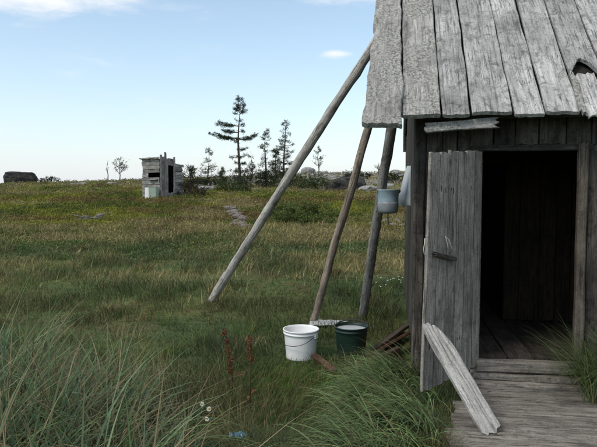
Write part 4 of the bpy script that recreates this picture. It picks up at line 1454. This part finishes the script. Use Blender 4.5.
# low heath and moss further out
x, y = scatter(rs, 46000, 9.5, 66.0, 1.35, 0.6, 1.5)
n = len(x)
base = gcol(x, y)
stonef = sstep(y, 27, 42) * sstep(x + 0.16 * y, -3, 6)
keep = (rs.rand(n) > 0.75 * stonef) & clear(x, y) & (rs.rand(n) < sstep(y, 9, 13))
x, y, base = x[keep], y[keep], base[keep]; n = len(x)
sz = (0.045 + 0.0036 * y) * rs.uniform(.6, 1.5, n)
per = 16
ang = rs.uniform(0, 6.28, (n, per)); rad = np.sqrt(rs.rand(n, per)) * sz[:, None] * 1.6
cx = (x[:, None] + np.cos(ang) * rad).ravel(); cy = (y[:, None] + np.sin(ang) * rad).ravel()
hh = (sz[:, None] * 0.75 * (1 - (rad / (sz[:, None] * 1.6)) ** 2) * rs.uniform(.3, 1.1, (n, per))).ravel()
C0 = np.stack([cx, cy, H(cx, cy) + hh], 1)
bc = (base * rs.uniform(.6, 1.45, (n, 1)))
bc = np.repeat(bc, per, 0)
lf = np.repeat(sz, per)[:, None] * 0.36
d = rand_unit(rs, n * per); d[:, 2] = np.abs(d[:, 2]) + .2
s_ = np.cross(d, rand_unit(rs, n * per)); s_ /= np.linalg.norm(s_, axis=1)[:, None] + 1e-6
V = np.stack([C0 - s_ * lf * .30, C0 + s_ * lf * .30, C0 + d * lf], 1).reshape(-1, 3)
F = np.arange(len(V)).reshape(-1, 3)
C = np.repeat(bc * rs.uniform(.75, 1.3, (n * per, 1)), 3, 0) * 1.05
stuff('heath_cover', V, F, C, 'low moss and heath in green, yellow and red-brown patches', 'heath', M_LEAF)

# tall lyme grass at the lower left
def tall_clump(rs, n, xf, yf, Lr, wr_, col, tip, azm, azs, th=(0.02, .35), curl=(0.5, 1.9), S=8):
    x, y = xf, yf; n = len(x)
    L = rs.uniform(*Lr, n)
    c_ = np.array(col) * rs.uniform(.6, 1.35, (n, 1)) * np.stack([rs.uniform(.85, 1.2, n), np.ones(n), rs.uniform(.8, 1.25, n)], 1)
    t_ = c_ + (np.array(tip) - c_) * (rs.rand(n, 1) ** 2)
    return blades(x, y, L, rs.uniform(*th, n), rs.uniform(*curl, n), azm + rs.normal(size=n) * azs, rs.uniform(*wr_, n), S, c_, t_, rs=rs)


def join(parts):
    V = []; F = []; C = []; o_ = 0
    for v, f, c_ in parts:
        V.append(v); F.append(f + o_); C.append(c_); o_ += len(v)
    return np.concatenate(V), np.concatenate(F), np.concatenate(C)


rs = np.random.RandomState(123)
nc = 270
cyy = rs.uniform(1.5, 4.35, nc)
edge = np.interp(cyy, [1.5, 2.3, 3.0, 3.5, 3.9, 4.35], [262, 208, 186, 165, 126, 80])
lo = (-60 - 298.5) / 580 * cyy; hi = (edge - 298.5) / 580 * cyy
cxx = lo + (hi - lo) * rs.rand(nc)
per = 22
x = (cxx[:, None] + rs.normal(size=(nc, per)) * 0.04).ravel(); y = (cyy[:, None] + rs.normal(size=(nc, per)) * 0.04).ravel()
hs_ = np.repeat(rs.uniform(.5, 1.15, nc), per)
edgef = np.clip((np.interp(y, [1.5, 2.3, 3.0, 3.5, 3.9, 4.35], [262, 208, 186, 165, 126, 80]) - (298.5 + 580 * x / y)) / 60, 0.35, 1)
n = len(x)
Lb = rs.uniform(0.38, 0.95, n) * hs_ * edgef
c_ = np.array((0.110, 0.168, 0.086)) * rs.uniform(.4, 1.8, (n, 1)) * np.stack([rs.uniform(.85, 1.2, n), np.ones(n), rs.uniform(.75, 1.3, n)], 1)
dry = rs.rand(n) < np.repeat(rs.choice([.05, .15, .4], nc), per)
c_[dry] = np.array((0.27, 0.22, 0.13)) * rs.uniform(.5, 1.2, (dry.sum(), 1))
tp = c_ + (np.array((0.26, 0.23, 0.13)) - c_) * (rs.rand(n, 1) ** 4)
azb = np.repeat(rs.normal(size=nc) * 0.9, per) + rs.normal(size=n) * 0.8 - 0.35
parts = [blades(x, y, Lb, rs.uniform(0.02, .35, n), rs.uniform(.3, 2.4, n), azb, rs.uniform(.0028, .0098, n), 8, c_, tp, rs=rs)]
# dry flowering stalks leaning left
m = 480
ys_ = rs.uniform(2.2, 4.2, m); hi = (np.interp(ys_, [1.5, 2.3, 3.0, 3.5, 3.9, 4.35], [270, 212, 196, 186, 165, 115]) - 298.5) / 580 * ys_
lo = (-40 - 298.5) / 580 * ys_
xs_ = lo + (hi - lo) * rs.rand(m)
c2 = np.array((0.31, 0.25, 0.15)) * rs.uniform(.5, 1.15, (m, 1))
parts.append(blades(xs_, ys_, rs.uniform(.4, .85, m), rs.uniform(.05, .4, m), rs.uniform(0, .8, m), math.pi + rs.normal(size=m) * .9, rs.uniform(.0011, .0022, m), 7, c2, c2, rs=rs))
V, F, C = join(parts)
stuff('lyme_grass', V, F, C, 'tall blue-green lyme grass with straw stalks at the lower left')

# straw swath at the foot of the dock plants
m = 900
ys_ = rs.uniform(3.0, 4.5, m); cxs = np.interp(ys_, [3.0, 3.6, 4.5], [255, 232, 205])
xs_ = (cxs + rs.normal(size=m) * 16 - 298.5) / 580 * ys_
c2 = np.array((0.23, 0.195, 0.10)) * rs.uniform(.5, 1.2, (m, 1))
gm = rs.rand(m) < .4
c2[gm] = np.array((0.085, 0.11, 0.045)) * rs.uniform(.6, 1.2, (gm.sum(), 1))
V, F, C = blades(xs_, ys_, rs.uniform(.12, .34, m), rs.uniform(.2, .8, m), rs.uniform(.2, 1.3, m), math.pi * .8 + rs.normal(size=m) * .8, rs.uniform(.001, .002, m), 5, c2, c2, rs=rs)
stuff('straw_tuft', V, F, C, 'straw-coloured grass tuft around the dock plants')

# long drooping grass between the buckets and the door
parts = []
nc = 120
v_ = rs.uniform(-1.75, 0.0, nc); u_ = rs.uniform(-0.32, 0.16, nc) - 0.04 * (v_ < -0.6)
u_ = np.where(v_ > -0.35, np.maximum(u_, -0.12), u_)
keep = ~((u_ > -0.0) & (v_ > -0.55) & (rs.rand(nc) < .6))
u_, v_ = u_[keep], v_[keep]; nc = len(u_)
per = 26
uu = (u_[:, None] + rs.normal(size=(nc, per)) * .045).ravel(); vv = (v_[:, None] + rs.normal(size=(nc, per)) * .045).ravel()
uu = np.minimum(uu, 0.30)
c_, s_ = math.cos(HUT_A), math.sin(HUT_A)
x = HUT_O.x + uu * c_ - vv * s_; y = HUT_O.y + uu * s_ + vv * c_
ok = y > 2.2; x, y = x[ok], y[ok]; n = len(x)
col = np.array((0.150, 0.205, 0.090)) * rs.uniform(.45, 1.7, (n, 1)) * np.stack([rs.uniform(.85, 1.15, n), np.ones(n), rs.uniform(.8, 1.2, n)], 1)
dr = rs.rand(n) < .07; col[dr] = np.array((0.22, 0.18, 0.10)) * rs.uniform(.6, 1.1, (dr.sum(), 1))
azb = math.pi * 1.10 + rs.normal(size=n) * .65
parts.append(blades(x, y, rs.uniform(.22, .54, n), rs.uniform(.05, .6, n), rs.uniform(1.0, 2.3, n), azb, rs.uniform(.0026, .0080, n), 9, col, col * 1.1, rs=rs))
V, F, C = join(parts)
stuff('drooping_grass', V, F, C, 'long drooping dark green grass between the buckets and hut door')

# clump right of the threshold
nc = 62
u_ = rs.uniform(1.26, 1.85, nc); v_ = rs.uniform(-.42, -.05, nc)
per = 36
uu = (u_[:, None] + rs.normal(size=(nc, per)) * .04).ravel(); vv = (v_[:, None] + rs.normal(size=(nc, per)) * .04).ravel()
vv = np.minimum(vv, -.04)
x = HUT_O.x + uu * c_ - vv * s_; y = HUT_O.y + uu * s_ + vv * c_; n = len(x)
col = np.array((0.13, 0.185, 0.072)) * rs.uniform(.5, 1.5, (n, 1))
dr = rs.rand(n) < .08; col[dr] = np.array((0.22, 0.18, 0.10))
V, F, C = blades(x, y, rs.uniform(.34, .72, n), rs.uniform(.02, .45, n), rs.uniform(.5, 2.0, n), math.pi * 1.2 + rs.normal(size=n) * 1.0, rs.uniform(.002, .0045, n), 8, col, col, rs=rs)
stuff('threshold_grass', V, F, C, 'green grass clump at the right end of the door steps')
